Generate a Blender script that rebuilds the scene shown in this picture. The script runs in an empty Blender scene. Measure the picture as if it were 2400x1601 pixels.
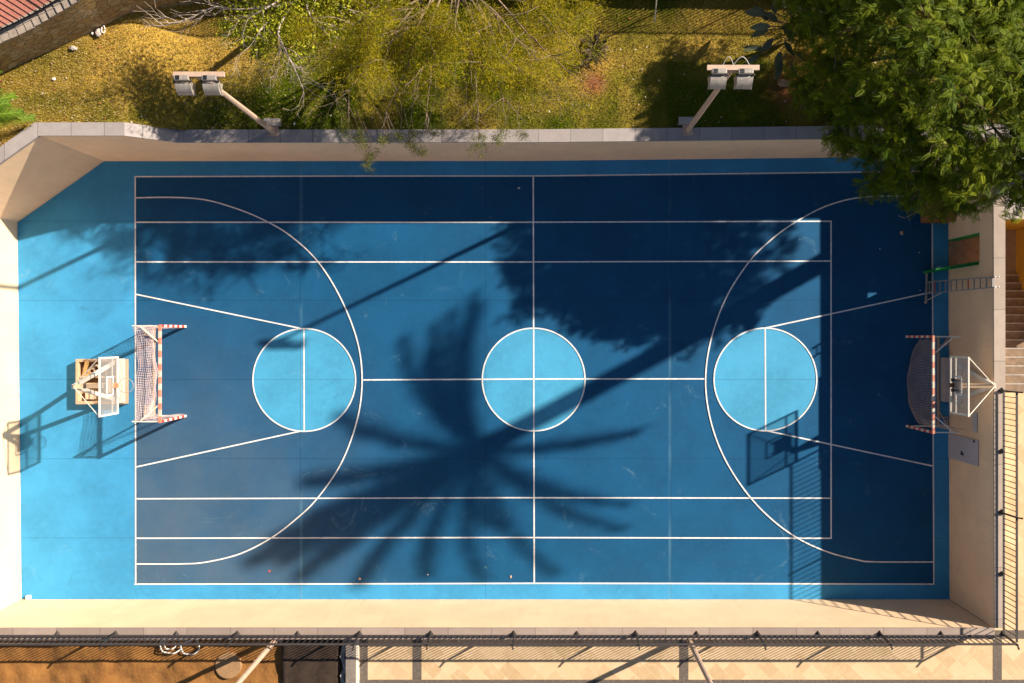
import bpy, math, random
import numpy as np
from mathutils import Vector, Matrix, Euler
random.seed(7); RNG = np.random.default_rng(11)
SC = bpy.context.scene; COL = SC.collection

# ------------------------------------------------------------------ camera, sky, sun, exposure
H = 30.4; F = 2067.0; CX, CY = 1262.0, 786.0
cam_d = bpy.data.cameras.new("camera"); cam = bpy.data.objects.new("camera", cam_d); COL.objects.link(cam)
cam.location = (0, 0, H); cam_d.sensor_width = 36; cam_d.lens = F / 2400 * 36
cam_d.shift_x = (1200 - CX) / 2400; cam_d.shift_y = -(800.5 - CY) / 2400
cam_d.clip_end = 1500; SC.camera = cam
SUN = Vector((1.45, 0.70, 1.0)).normalized()
w = bpy.data.worlds.new("World"); SC.world = w; w.use_nodes = True
nt = w.node_tree; sky = nt.nodes.new("ShaderNodeTexSky"); sky.sky_type = 'NISHITA'; sky.sun_disc = False
sky.sun_elevation = math.asin(SUN.z); sky.sun_rotation = math.atan2(SUN.x, SUN.y)
bg = nt.nodes["Background"]; bg.inputs[1].default_value = 0.048
nt.links.new(sky.outputs[0], bg.inputs[0])
sl = bpy.data.lights.new("sun", 'SUN'); sl.energy = 5.0; sl.angle = math.radians(0.7); sl.color = (1.0, 0.90, 0.74)
so = bpy.data.objects.new("sun", sl); COL.objects.link(so); so.rotation_euler = SUN.to_track_quat('Z', 'Y').to_euler()
SC.view_settings.view_transform = 'Standard'; SC.view_settings.look = 'None'
SC.view_settings.exposure = 0.9; SC.view_settings.gamma = 1

def P(px, py, z=0.0):
    "measured photo position at height z -> world point"
    return Vector(((px - CX) * (H - z) / F, (CY - py) * (H - z) / F, z))

# ------------------------------------------------------------------ materials
def mat(name, col, rough=0.8, var=0.0, scale=3.0, bump=0.0, bscale=40.0, metal=0.0, col2=None, spec=0.5, detail=6):
    m = bpy.data.materials.new(name); m.use_nodes = True; n = m.node_tree.nodes; l = m.node_tree.links
    b = n["Principled BSDF"]; b.inputs["Roughness"].default_value = rough; b.inputs["Metallic"].default_value = metal
    b.inputs["Specular IOR Level"].default_value = spec
    b.inputs["Base Color"].default_value = (*col, 1)
    tc = n.new("ShaderNodeTexCoord")
    if var > 0 or col2:
        no = n.new("ShaderNodeTexNoise"); no.inputs["Scale"].default_value = scale; no.inputs["Detail"].default_value = detail
        no.inputs["Roughness"].default_value = 0.65
        l.new(tc.outputs["Object"], no.inputs["Vector"])
        r = n.new("ShaderNodeValToRGB"); r.color_ramp.elements[0].position = 0.3; r.color_ramp.elements[1].position = 0.7
        c2 = col2 if col2 else tuple(min(1, c * (1 + var)) for c in col)
        c1 = col if col2 else tuple(c * (1 - var) for c in col)
        r.color_ramp.elements[0].color = (*c1, 1); r.color_ramp.elements[1].color = (*c2, 1)
        l.new(no.outputs["Fac"], r.inputs[0]); l.new(r.outputs[0], b.inputs["Base Color"])
        m["ramp"] = r.name
    if bump > 0:
        nb = n.new("ShaderNodeTexNoise"); nb.inputs["Scale"].default_value = bscale; nb.inputs["Detail"].default_value = 5
        l.new(tc.outputs["Object"], nb.inputs["Vector"])
        bp = n.new("ShaderNodeBump"); bp.inputs["Strength"].default_value = bump; bp.inputs["Distance"].default_value = 0.02
        l.new(nb.outputs["Fac"], bp.inputs["Height"]); l.new(bp.outputs[0], b.inputs["Normal"])
    return m

def mth(nt_, op, a, b=None, c=None):
    k = nt_.nodes.new("ShaderNodeMath"); k.operation = op
    for i, v in enumerate((a, b, c)):
        if v is None: continue
        if isinstance(v, (int, float)): k.inputs[i].default_value = v
        else: nt_.links.new(v, k.inputs[i])
    return k.outputs[0]
def mixc(nt_, f, a, b, mode='MIX'):
    k = nt_.nodes.new("ShaderNodeMix"); k.data_type = 'RGBA'; k.blend_type = mode
    for i, v in ((0, f), (6, a), (7, b)):
        if isinstance(v, tuple): k.inputs[i].default_value = (*v, 1)
        elif isinstance(v, (int, float)): k.inputs[i].default_value = v
        else: nt_.links.new(v, k.inputs[i])
    return k.outputs[2]
def noise(nt_, vec, scale, detail=4, rough=0.6, dist=0):
    k = nt_.nodes.new("ShaderNodeTexNoise"); k.inputs["Scale"].default_value = scale; k.inputs["Detail"].default_value = detail
    k.inputs["Roughness"].default_value = rough; k.inputs["Distortion"].default_value = dist
    nt_.links.new(vec, k.inputs["Vector"]); return k.outputs["Fac"]
def mapr(nt_, v, a, b, c=0.0, d=1.0):
    k = nt_.nodes.new("ShaderNodeMapRange"); k.interpolation_type = 'SMOOTHSTEP'
    nt_.links.new(v, k.inputs[0])
    for i, x in enumerate((a, b, c, d)): k.inputs[i + 1].default_value = x
    return k.outputs[0]

def court_mat(name, col, sheen=0.0):
    m = bpy.data.materials.new(name); m.use_nodes = True; t = m.node_tree; n = t.nodes; b = n["Principled BSDF"]
    g = n.new("ShaderNodeNewGeometry"); pos = g.outputs["Position"]
    sx = n.new("ShaderNodeSeparateXYZ"); t.links.new(pos, sx.inputs[0]); X, Y = sx.outputs[0], sx.outputs[1]
    c = mixc(t, mapr(t, noise(t, pos, 0.45, 4), 0.35, 0.68), tuple(v * 0.86 for v in col), tuple(v * 1.12 for v in col))
    c = mixc(t, mapr(t, noise(t, pos, 4.5, 5, 0.7), 0.4, 0.75, 0, 0.35), c, tuple(min(1, v * 1.25 + 0.004) for v in col))
    # fine speckle of the rolled paint
    c = mixc(t, mapr(t, noise(t, pos, 55, 3, 0.8), 0.48, 0.70, 0, 0.5), c, tuple(min(1, v * 1.4 + 0.006) for v in col))
    c = mixc(t, mapr(t, noise(t, pos, 1.6, 6, 0.75, 0.8), 0.56, 0.74, 0, 0.30), c, tuple(v * 0.62 for v in col))
    vo = n.new('ShaderNodeTexVoronoi'); vo.feature = 'DISTANCE_TO_EDGE'; vo.inputs['Scale'].default_value = 0.22
    wv = n.new('ShaderNodeTexNoise'); wv.inputs['Scale'].default_value = 1.3; wv.inputs['Detail'].default_value = 6; t.links.new(pos, wv.inputs['Vector'])
    va = n.new('ShaderNodeVectorMath'); va.operation = 'MULTIPLY_ADD'; va.inputs[1].default_value = (1.6, 1.6, 0); t.links.new(wv.outputs['Color'], va.inputs[0]); t.links.new(pos, va.inputs[2]); t.links.new(va.outputs[0], vo.inputs['Vector'])
    ck = mth(t, 'MULTIPLY', mapr(t, vo.outputs['Distance'], 0.0, 0.006, 1, 0), mapr(t, noise(t, pos, 0.3, 2), 0.5, 0.6))
    c = mixc(t, mth(t, 'MULTIPLY', ck, 0.28), c, tuple(v * 0.4 for v in col))
    # sunlight's backscatter painted in as paler grey toward the lower left; then scuffs
    if sheen > 0:
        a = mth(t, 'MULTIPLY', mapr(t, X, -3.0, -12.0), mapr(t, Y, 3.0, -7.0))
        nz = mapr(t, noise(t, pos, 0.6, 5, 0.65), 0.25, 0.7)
        a = mth(t, 'MULTIPLY', mth(t, 'MULTIPLY', a, mth(t, 'ADD', mth(t, 'MULTIPLY', nz, 0.5), 0.5)), sheen)
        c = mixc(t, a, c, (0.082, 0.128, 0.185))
    sc = mapr(t, noise(t, pos, 0.5, 9, 0.85, 1.5), 0.58, 0.70, 0, 0.5)
    c = mixc(t, mth(t, 'MULTIPLY', sc, mapr(t, noise(t, pos, 30, 3, 0.8), 0.4, 0.6)), c, (0.25, 0.42, 0.48))
    # expansion joints of the slab
    def joint(v, off, period, wd):
        u = mth(t, 'MODULO', mth(t, 'ADD', v, -off + 50 * period), period)
        d = mth(t, 'MINIMUM', u, mth(t, 'SUBTRACT', period, u))
        return mapr(t, d, wd, wd * 2.2, 1, 0)
    j = mth(t, 'MAXIMUM', mth(t, 'MULTIPLY', joint(X, P(704, 0).x, 6.385, 0.007), mth(t, 'MULTIPLY', mth(t, 'GREATER_THAN', X, -10.0), mth(t, 'LESS_THAN', X, 8.0))), joint(Y, P(0, 704).y, 2.73, 0.006))
    c = mixc(t, mth(t, 'MULTIPLY', j, 0.5), c, tuple(v * 0.35 for v in col))
    # pale efflorescence along some joints
    def streak(v, off, wd):
        d = mth(t, 'ABSOLUTE', mth(t, 'ADD', v, -off)); return mapr(t, d, 0.0, wd, 1, 0)
    st = mth(t, 'MAXIMUM', streak(X, P(705.5, 0).x, 0.09), streak(X, P(1570, 0).x, 0.08))
    st = mth(t, 'MULTIPLY', mth(t, 'MULTIPLY', st, mapr(t, noise(t, pos, 0.35, 3, 0.6), 0.42, 0.6)), 0.2)
    c = mixc(t, st, c, (0.2, 0.42, 0.52))
    t.links.new(c, b.inputs["Base Color"]); b.inputs["Roughness"].default_value = 0.72; b.inputs["Specular IOR Level"].default_value = 0.25
    bp = n.new("ShaderNodeBump"); bp.inputs["Strength"].default_value = 0.25; bp.inputs["Distance"].default_value = 0.004
    t.links.new(noise(t, pos, 90, 3, 0.7), bp.inputs["Height"]); t.links.new(bp.outputs[0], b.inputs["Normal"])
    return m

def plaster_mat(name, col):
    m = bpy.data.materials.new(name); m.use_nodes = True; t = m.node_tree; n = t.nodes; b = n["Principled BSDF"]
    g = n.new("ShaderNodeNewGeometry"); pos = g.outputs["Position"]
    c = mixc(t, mapr(t, noise(t, pos, 0.7, 6, 0.65), 0.3, 0.7), tuple(v * 0.92 for v in col), tuple(min(1, v * 1.05) for v in col))
    mp = n.new("ShaderNodeMapping"); mp.inputs["Scale"].default_value = (6, 6, 0.5); t.links.new(pos, mp.inputs[0])
    c = mixc(t, mapr(t, noise(t, mp.outputs[0], 1.0, 5, 0.7), 0.5, 0.8, 0, 0.35), c, tuple(v * 0.66 for v in col))
    sz = n.new("ShaderNodeSeparateXYZ"); t.links.new(pos, sz.inputs[0])
    sp = mth(t, 'MULTIPLY', mapr(t, sz.outputs[2], 0.0, 0.22, 1, 0), mapr(t, noise(t, pos, 3, 5, 0.7), 0.35, 0.65))
    c = mixc(t, mth(t, 'MULTIPLY', sp, 0.3), c, (0.3, 0.25, 0.2))
    t.links.new(c, b.inputs["Base Color"]); b.inputs["Roughness"].default_value = 0.9; b.inputs["Specular IOR Level"].default_value = 0.2
    bp = n.new("ShaderNodeBump"); bp.inputs["Strength"].default_value = 0.3; bp.inputs["Distance"].default_value = 0.006
    t.links.new(noise(t, pos, 25, 4, 0.7), bp.inputs["Height"]); t.links.new(bp.outputs[0], b.inputs["Normal"])
    return m

def slab_mat(name, col, joint_len, axis='X', var=0.14):
    "stone coping cut into slabs along one axis"
    m = bpy.data.materials.new(name); m.use_nodes = True; t = m.node_tree; n = t.nodes; b = n["Principled BSDF"]
    g = n.new("ShaderNodeNewGeometry"); pos = g.outputs["Position"]
    s = n.new("ShaderNodeSeparateXYZ"); t.links.new(pos, s.inputs[0]); v = s.outputs[0 if axis == 'X' else 1]
    q = mth(t, 'DIVIDE', mth(t, 'ADD', v, 100.0), joint_len); fl = mth(t, 'FLOOR', q); fr = mth(t, 'FRACT', q)
    wn = n.new("ShaderNodeTexWhiteNoise"); wn.noise_dimensions = '1D'; t.links.new(fl, wn.inputs["W"])
    c = mixc(t, wn.outputs["Value"], tuple(x * (1 - var) for x in col), tuple(x * (1 + var) for x in col))
    c = mixc(t, mapr(t, noise(t, pos, 2.5, 7, 0.75), 0.35, 0.7, 0, 0.5), c, tuple(x * 0.72 for x in col))
    c = mixc(t, mapr(t, noise(t, pos, 9, 4, 0.8), 0.6, 0.75, 0, 0.4), c, tuple(min(1, x * 1.35) for x in col))
    d = mth(t, 'MULTIPLY', mth(t, 'MINIMUM', fr, mth(t, 'SUBTRACT', 1.0, fr)), joint_len)
    c = mixc(t, mapr(t, d, 0.006, 0.014, 0.7, 0), c, tuple(x * 0.3 for x in col))
    t.links.new(c, b.inputs["Base Color"]); b.inputs["Roughness"].default_value = 0.85
    bp = n.new("ShaderNodeBump"); bp.inputs["Strength"].default_value = 0.3; bp.inputs["Distance"].default_value = 0.006
    t.links.new(noise(t, pos, 40, 4, 0.7), bp.inputs["Height"]); t.links.new(bp.outputs[0], b.inputs["Normal"])
    return m

def tile_mat(name, cols, mortar, size=0.42, rot=45, bumpd=0.004):
    m = bpy.data.materials.new(name); m.use_nodes = True; t = m.node_tree; n = t.nodes; b = n["Principled BSDF"]
    g = n.new("ShaderNodeNewGeometry"); mp = n.new("ShaderNodeMapping"); mp.inputs["Rotation"].default_value = (0, 0, math.radians(rot))
    t.links.new(g.outputs["Position"], mp.inputs[0])
    br = n.new("ShaderNodeTexBrick"); t.links.new(mp.outputs[0], br.inputs["Vector"])
    br.inputs["Scale"].default_value = 1.0; br.inputs["Brick Width"].default_value = size * 1.5; br.inputs["Row Height"].default_value = size
    br.inputs["Mortar Size"].default_value = 0.006; br.inputs["Mortar Smooth"].default_value = 0.3; br.inputs["Bias"].default_value = 0.0
    br.inputs["Color1"].default_value = (*cols[0], 1); br.inputs["Color2"].default_value = (*cols[1], 1); br.inputs["Mortar"].default_value = (*mortar, 1)
    c = br.outputs["Color"]
    c = mixc(t, mapr(t, noise(t, mp.outputs[0], 2.2, 7, 0.7, 1.5), 0.45, 0.75, 0, 0.65), c, cols[2])
    c = mixc(t, mapr(t, noise(t, mp.outputs[0], 14, 4, 0.75), 0.5, 0.8, 0, 0.4), c, cols[3])
    t.links.new(c, b.inputs["Base Color"]); b.inputs["Roughness"].default_value = 0.8
    bp = n.new("ShaderNodeBump"); bp.inputs["Strength"].default_value = 0.5; bp.inputs["Distance"].default_value = bumpd
    t.links.new(noise(t, g.outputs["Position"], 35, 4), bp.inputs["Height"]); t.links.new(bp.outputs[0], b.inputs["Normal"])
    return m

def stone_mat(name):
    m = bpy.data.materials.new(name); m.use_nodes = True; t = m.node_tree; n = t.nodes; b = n["Principled BSDF"]
    g = n.new("ShaderNodeNewGeometry")
    mp = n.new("ShaderNodeMapping"); mp.inputs["Scale"].default_value = (1, 1, 1.7); t.links.new(g.outputs["Position"], mp.inputs[0])
    nz = n.new("ShaderNodeTexNoise"); nz.inputs["Scale"].default_value = 2.5; t.links.new(mp.outputs[0], nz.inputs["Vector"])
    v2 = n.new("ShaderNodeVectorMath"); v2.operation = 'SCALE'; v2.inputs[3].default_value = 0.35; t.links.new(nz.outputs["Color"], v2.inputs[0])
    v3 = n.new("ShaderNodeVectorMath"); v3.operation = 'ADD'; t.links.new(mp.outputs[0], v3.inputs[0]); t.links.new(v2.outputs[0], v3.inputs[1])
    vo = n.new("ShaderNodeTexVoronoi"); vo.inputs["Scale"].default_value = 3.4; t.links.new(v3.outputs[0], vo.inputs["Vector"])
    ve = n.new("ShaderNodeTexVoronoi"); ve.feature = 'DISTANCE_TO_EDGE'; ve.inputs["Scale"].default_value = 3.4; t.links.new(v3.outputs[0], ve.inputs["Vector"])
    sp = n.new("ShaderNodeSeparateColor"); t.links.new(vo.outputs["Color"], sp.inputs[0])
    c = mixc(t, sp.outputs[0], (0.38, 0.24, 0.10), (0.50, 0.37, 0.20))
    c = mixc(t, mth(t, 'MULTIPLY', mapr(t, sp.outputs[1], 0.5, 0.9), 0.7), c, (0.42, 0.24, 0.06))
    c = mixc(t, mapr(t, noise(t, g.outputs["Position"], 9, 6, 0.75), 0.45, 0.75, 0, 0.55), c, (0.20, 0.13, 0.06))
    c = mixc(t, mapr(t, ve.outputs["Distance"], 0.0, 0.03, 0.55, 0), c, (0.14, 0.10, 0.06))
    t.links.new(c, b.inputs["Base Color"]); b.inputs["Roughness"].default_value = 0.9
    bp = n.new("ShaderNodeBump"); bp.inputs["Strength"].default_value = 0.8; bp.inputs["Distance"].default_value = 0.05
    hh = mth(t, 'ADD', mapr(t, ve.outputs["Distance"], 0, 0.08), mth(t, 'MULTIPLY', noise(t, g.outputs["Position"], 12, 5), 0.5))
    t.links.new(hh, bp.inputs["Height"]); t.links.new(bp.outputs[0], b.inputs["Normal"])
    return m

def attr_mat(name, rough=0.7, transl=0.25, spec=0.3, bump=0):
    "colour comes from the 'tint' attribute: each leaf or blade keeps its own hue"
    m = bpy.data.materials.new(name); m.use_nodes = True; t = m.node_tree; n = t.nodes; b = n["Principled BSDF"]
    a = n.new("ShaderNodeAttribute"); a.attribute_name = "tint"
    t.links.new(a.outputs["Color"], b.inputs["Base Color"]); b.inputs["Roughness"].default_value = rough; b.inputs["Specular IOR Level"].default_value = spec
    if transl > 0:
        tr = n.new("ShaderNodeBsdfTranslucent"); t.links.new(a.outputs["Color"], tr.inputs[0])
        mx = n.new("ShaderNodeMixShader"); mx.inputs[0].default_value = transl
        t.links.new(b.outputs[0], mx.inputs[1]); t.links.new(tr.outputs[0], mx.inputs[2]); t.links.new(mx.outputs[0], n["Material Output"].inputs[0])
    return m

M = {}
M['border'] = court_mat('court_border_paint', (0.040, 0.258, 0.500), 0.0)
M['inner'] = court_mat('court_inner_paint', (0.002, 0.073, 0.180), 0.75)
M['disc'] = court_mat('court_circle_paint', (0.058, 0.305, 0.51), 0.0)
M['line'] = mat('line_paint', (0.58, 0.58, 0.60), 0.7, 0, 7, 0.1, 60, col2=(0.92, 0.89, 0.86), detail=9)
M['plaster'] = plaster_mat('beige_plaster', (0.92, 0.645, 0.41))
M['cope_x'] = slab_mat('grey_coping_slabs', (0.36, 0.31, 0.30), 1.0, 'X')
M['cope_s'] = slab_mat('brown_grey_coping_slabs', (0.34, 0.26, 0.22), 1.35, 'X')
M['cope_e'] = slab_mat('pinkish_coping_slabs', (0.42, 0.33, 0.27), 1.6, 'Y', 0.08)
M['stone'] = stone_mat('rubble_stone')
M['redpave'] = mat('red_granular_paving', (0.38, 0.10, 0.07), 0.9, 0, 24, 0.4, 90, col2=(0.66, 0.28, 0.21))
M['tiles'] = tile_mat('beige_stone_tiles', ((0.70, 0.49, 0.29), (0.52, 0.35, 0.19), (0.74, 0.55, 0.36), (0.48, 0.27, 0.11)), (0.70, 0.52, 0.30))
M['band'] = mat('dark_stone_band', (0.13, 0.10, 0.08), 0.85, 0.35, 12, 0.3, 60)
M['soil'] = mat('brown_soil', (0.19, 0.075, 0.016), 0.95, 0, 2.2, 1.0, 9, col2=(0.34, 0.15, 0.034))
M['darksoil'] = mat('dark_brown_board', (0.034, 0.018, 0.010), 0.85, 0.4, 5, 0.5, 25)
M['railing'] = mat('dark_metal_railing', (0.035, 0.028, 0.027), 0.5, 0.2, 9, 0, 0, 0.2)
M['railing2'] = mat('grey_brown_metal_rail', (0.075, 0.06, 0.055), 0.5, 0.2, 9, 0, 0, 0.2)
M['polepaint'] = mat('beige_pole_paint', (0.55, 0.38, 0.28), 0.5, 0.12, 5, 0.1, 30)
M['galv'] = mat('weathered_galvanised', (0.40, 0.35, 0.30), 0.55, 0.28, 9, 0.2, 30, 0.25)
M['dgalv'] = mat('grimy_ballast_box', (0.22, 0.19, 0.17), 0.6, 0, 16, 0.2, 30, 0.2, col2=(0.45, 0.40, 0.36))
M['black'] = mat('black_plastic', (0.015, 0.015, 0.018), 0.5)
M['cable'] = mat('pale_cable', (0.55, 0.5, 0.45), 0.5)
M['white'] = mat('white_painted_steel', (0.78, 0.70, 0.60), 0.5, 0.08, 6, 0.1, 40)
M['cream'] = mat('cream_painted_steel', (0.55, 0.38, 0.24), 0.55, 0.15, 6, 0.1, 40)
M['redp'] = mat('red_paint', (0.62, 0.07, 0.04), 0.5, 0.15, 8)
M['redfade'] = mat('sun_faded_red', (0.55, 0.16, 0.10), 0.6, 0, 14, 0, 0, col2=(0.68, 0.30, 0.20)); M['whitefade'] = mat('chipped_white', (0.50, 0.36, 0.26), 0.6, 0, 16, 0, 0, col2=(0.80, 0.72, 0.62))
M['orange'] = mat('faded_orange_steel', (0.62, 0.28, 0.14), 0.55, 0.15, 9)
M['rim'] = mat('grey_orange_rim', (0.42, 0.30, 0.24), 0.5, 0.2, 9)
M['ply'] = mat('brown_plywood', (0.22, 0.12, 0.05), 0.8, 0.25, 5, 0.2, 30)
M['plank'] = mat('yellow_pine_plank', (0.60, 0.36, 0.13), 0.8, 0.2, 7, 0.2, 30)
M['block'] = mat('pale_concrete_block', (0.62, 0.47, 0.32), 0.9, 0.15, 10, 0.4, 40)
M['green'] = mat('green_gate_paint', (0.012, 0.30, 0.06), 0.4, 0.2, 6)
M['alu'] = mat('aluminium', (0.42, 0.40, 0.40), 0.4, 0.12, 8, 0, 0, 0.5)
M['doorpanel'] = mat('pale_grey_metal_door', (0.50, 0.46, 0.47), 0.6, 0.06, 2, 0.05, 20)
M['yellow'] = mat('ochre_yellow_plaster', (0.62, 0.33, 0.03), 0.9, 0.1, 2, 0.3, 25)
M['steps'] = mat('brown_stone_steps', (0.22, 0.15, 0.10), 0.85, 0.3, 5, 0.3, 30)
M['steptile'] = tile_mat('passage_tiles', ((0.36, 0.24, 0.14), (0.44, 0.30, 0.18), (0.33, 0.22, 0.14), (0.2, 0.14, 0.09)), (0.10, 0.07, 0.045), 0.36, 40)
M['concrete'] = mat('grey_concrete', (0.38, 0.33, 0.29), 0.9, 0.2, 5, 0.4, 40)
M['pconc'] = mat('pale_brown_concrete', (0.34, 0.19, 0.09), 0.9, 0.15, 5, 0.4, 40)
M['slab'] = mat('pale_grey_slab', (0.42, 0.36, 0.32), 0.9, 0.12, 4, 0.3, 30)
M['hose'] = mat('white_hose', (0.75, 0.72, 0.66), 0.5)
M['cratewood'] = mat('brown_crate_wood', (0.26, 0.12, 0.035), 0.7, 0.25, 4, 0.2, 30)
M['bark'] = mat('pale_bark', (0.27, 0.19, 0.125), 0.85, 0.3, 12, 0.4, 30)
M['barkw'] = mat('bleached_bark', (0.50, 0.40, 0.34), 0.85, 0.25, 12, 0.4, 30)
M['barkd'] = mat('brown_bark', (0.14, 0.10, 0.07), 0.9, 0.3, 12, 0.6, 30)
M['leaf'] = attr_mat('tree_leaf', 0.6, 0.22, 0.15)
M['wisp'] = attr_mat('feathery_leaf', 0.7, 0.35, 0.2)
M['blade'] = attr_mat('grass_blade', 0.85, 0.2, 0.15)
M['rock'] = mat('pale_rock', (0.45, 0.38, 0.34), 0.9, 0.25, 6, 0.5, 12)
M['litterw'] = mat('white_litter', (0.75, 0.68, 0.62), 0.8, 0.1, 20)
M['litterr'] = mat('red_litter', (0.6, 0.10, 0.06), 0.8, 0.1, 20)
M['litterb'] = mat('dry_leaf', (0.50, 0.33, 0.24), 0.8, 0.2, 20)
M['net'] = mat('net_cord', (0.42, 0.33, 0.38), 0.9, 0, 3, 0, 0, col2=(0.66, 0.50, 0.44))
M['netg'] = mat('grey_net_cord', (0.42, 0.36, 0.34), 0.9, 0.2, 3)
# acrylic of the backboards
gm = bpy.data.materials.new('clouded_acrylic'); gm.use_nodes = True; _t = gm.node_tree
_b = _t.nodes["Principled BSDF"]; _b.inputs["Base Color"].default_value = (0.48, 0.46, 0.44, 1); _b.inputs["Roughness"].default_value = 0.25
_tr = _t.nodes.new("ShaderNodeBsdfTransparent"); _mx = _t.nodes.new("ShaderNodeMixShader"); _mx.inputs[0].default_value = 0.27
_t.links.new(_tr.outputs[0], _mx.inputs[1]); _t.links.new(_b.outputs[0], _mx.inputs[2]); _t.links.new(_mx.outputs[0], _t.nodes["Material Output"].inputs[0])
M['glass'] = gm

# ------------------------------------------------------------------ mesh helpers
class MB:
    def __init__(s): s.v = []; s.f = []; s.m = []; s.cur = 0
    def add(s, vs, fs):
        k = len(s.v); s.v += [tuple(p) for p in vs]; s.f += [tuple(i + k for i in f) for f in fs]; s.m += [s.cur] * len(fs); return s
    def box(s, x0, x1, y0, y1, z0, z1):
        vs = [(x, y, z) for z in (z0, z1) for y in (y0, y1) for x in (x0, x1)]
        return s.add(vs, [(0, 2, 3, 1), (4, 5, 7, 6), (0, 1, 5, 4), (2, 6, 7, 3), (0, 4, 6, 2), (1, 3, 7, 5)])
    def obox(s, c, size, rot=(0, 0, 0)):
        R = Euler(rot).to_matrix(); c = Vector(c); h = Vector(size) / 2
        vs = [c + R @ Vector((x * h.x, y * h.y, z * h.z)) for z in (-1, 1) for y in (-1, 1) for x in (-1, 1)]
        return s.add(vs, [(0, 2, 3, 1), (4, 5, 7, 6), (0, 1, 5, 4), (2, 6, 7, 3), (0, 4, 6, 2), (1, 3, 7, 5)])
    def bar(s, a, b, wd, ht=None, up=(0, 0, 1)):
        "rectangular bar from a to b"
        a = Vector(a); b = Vector(b); ht = ht or wd; d = (b - a).normalized(); u = Vector(up)
        if abs(d.dot(u)) > 0.98: u = Vector((1, 0, 0))
        sd = d.cross(u).normalized() * wd / 2; uu = sd.cross(d).normalized() * ht / 2
        vs = [p + i * sd + j * uu for p in (a, b) for i, j in ((-1, -1), (1, -1), (1, 1), (-1, 1))]
        return s.add(vs, [(0, 1, 2, 3), (7, 6, 5, 4), (0, 4, 5, 1), (1, 5, 6, 2), (2, 6, 7, 3), (3, 7, 4, 0)])
    def tube(s, pts, r, n=6, closed=False):
        pts = [Vector(p) for p in pts]; N = len(pts); rs = r if isinstance(r, (list, tuple)) else [r] * N
        vs = []; up = Vector((0, 0, 1)); last = None
        for i, p in enumerate(pts):
            if closed: d = (pts[(i + 1) % N] - pts[i - 1])
            else: d = pts[min(i + 1, N - 1)] - pts[max(i - 1, 0)]
            d = d.normalized() if d.length > 1e-9 else Vector((0, 0, 1))
            if last is None: a = d.cross(up if abs(d.z) < 0.95 else Vector((1, 0, 0))).normalized()
            else:
                a = last - d * last.dot(d); a = a.normalized() if a.length > 1e-6 else d.orthogonal().normalized()
            last = a; b = d.cross(a)
            for k in range(n):
                t = 2 * math.pi * k / n; vs.append(p + (a * math.cos(t) + b * math.sin(t)) * rs[i])
        fs = []
        for i in range(N if closed else N - 1):
            j = (i + 1) % N
            for k in range(n): fs.append((i * n + k, i * n + (k + 1) % n, j * n + (k + 1) % n, j * n + k))
        if not closed: fs += [tuple(range(n))[::-1], tuple((N - 1) * n + k for k in range(n))]
        return s.add(vs, fs)
    def cyl(s, c, r, z0, z1, n=24, r2=None):
        r2 = r if r2 is None else r2
        vs = [(c[0] + r * math.cos(2 * math.pi * k / n), c[1] + r * math.sin(2 * math.pi * k / n), z0) for k in range(n)]
        vs += [(c[0] + r2 * math.cos(2 * math.pi * k / n), c[1] + r2 * math.sin(2 * math.pi * k / n), z1) for k in range(n)]
        return s.add(vs, [tuple(range(n))[::-1], tuple(range(n, 2 * n))] + [(k, (k + 1) % n, n + (k + 1) % n, n + k) for k in range(n)])
    def prism(s, poly, z0, z1):
        "polygon extruded; z1 may be a list of heights"
        n = len(poly); zt = z1 if isinstance(z1, (list, tuple)) else [z1] * n
        vs = [(p[0], p[1], z0) for p in poly] + [(p[0], p[1], zt[i]) for i, p in enumerate(poly)]
        return s.add(vs, [tuple(range(n))[::-1], tuple(range(n, 2 * n))] + [(k, (k + 1) % n, n + (k + 1) % n, n + k) for k in range(n)])
    def ball(s, c, r, seg=8, ring=5, sq=(1, 1, 1), jit=0):
        vs = [(c[0], c[1], c[2] + r * sq[2])]
        for i in range(1, ring):
            t = math.pi * i / ring
            for k in range(seg):
                a = 2 * math.pi * k / seg; q = 1 + random.uniform(-jit, jit)
                vs.append((c[0] + r * sq[0] * q * math.sin(t) * math.cos(a), c[1] + r * sq[1] * q * math.sin(t) * math.sin(a), c[2] + r * sq[2] * q * math.cos(t)))
        vs.append((c[0], c[1], c[2] - r * sq[2])); L = len(vs) - 1
        fs = [(0, 1 + k, 1 + (k + 1) % seg) for k in range(seg)]
        for i in range(ring - 2):
            o = 1 + i * seg
            fs += [(o + k, o + seg + k, o + seg + (k + 1) % seg, o + (k + 1) % seg) for k in range(seg)]
        o = 1 + (ring - 2) * seg; fs += [(o + k, L, o + (k + 1) % seg) for k in range(seg)]
        return s.add(vs, fs)
    def build(s, name, m, parent=None, origin=None, smooth=False, tag_=None, bevel=0):
        off = Vector((0, 0, 0))
        if parent is not None:
            p = parent
            while p is not None: off += p.location; p = p.parent
        lo = Vector(origin) if origin is not None else Vector((0, 0, 0))
        me = bpy.data.meshes.new(name)
        me.from_pydata([(v[0] - off.x - lo.x, v[1] - off.y - lo.y, v[2] - off.z - lo.z) for v in s.v], [], s.f)
        ms = m if isinstance(m, (list, tuple)) else [m]
        for x in ms: me.materials.append(x)
        if len(ms) > 1: me.polygons.foreach_set("material_index", s.m)
        if smooth: me.polygons.foreach_set("use_smooth", [True] * len(me.polygons))
        me.update()
        o = bpy.data.objects.new(name, me); COL.objects.link(o); o.location = lo
        if parent is not None: o.parent = parent
        if bevel > 0:
            bm = o.modifiers.new("bevel", 'BEVEL'); bm.width = bevel; bm.segments = 2; bm.limit_method = 'ANGLE'
        if tag_: tag(o, **tag_)
        return o
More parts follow.
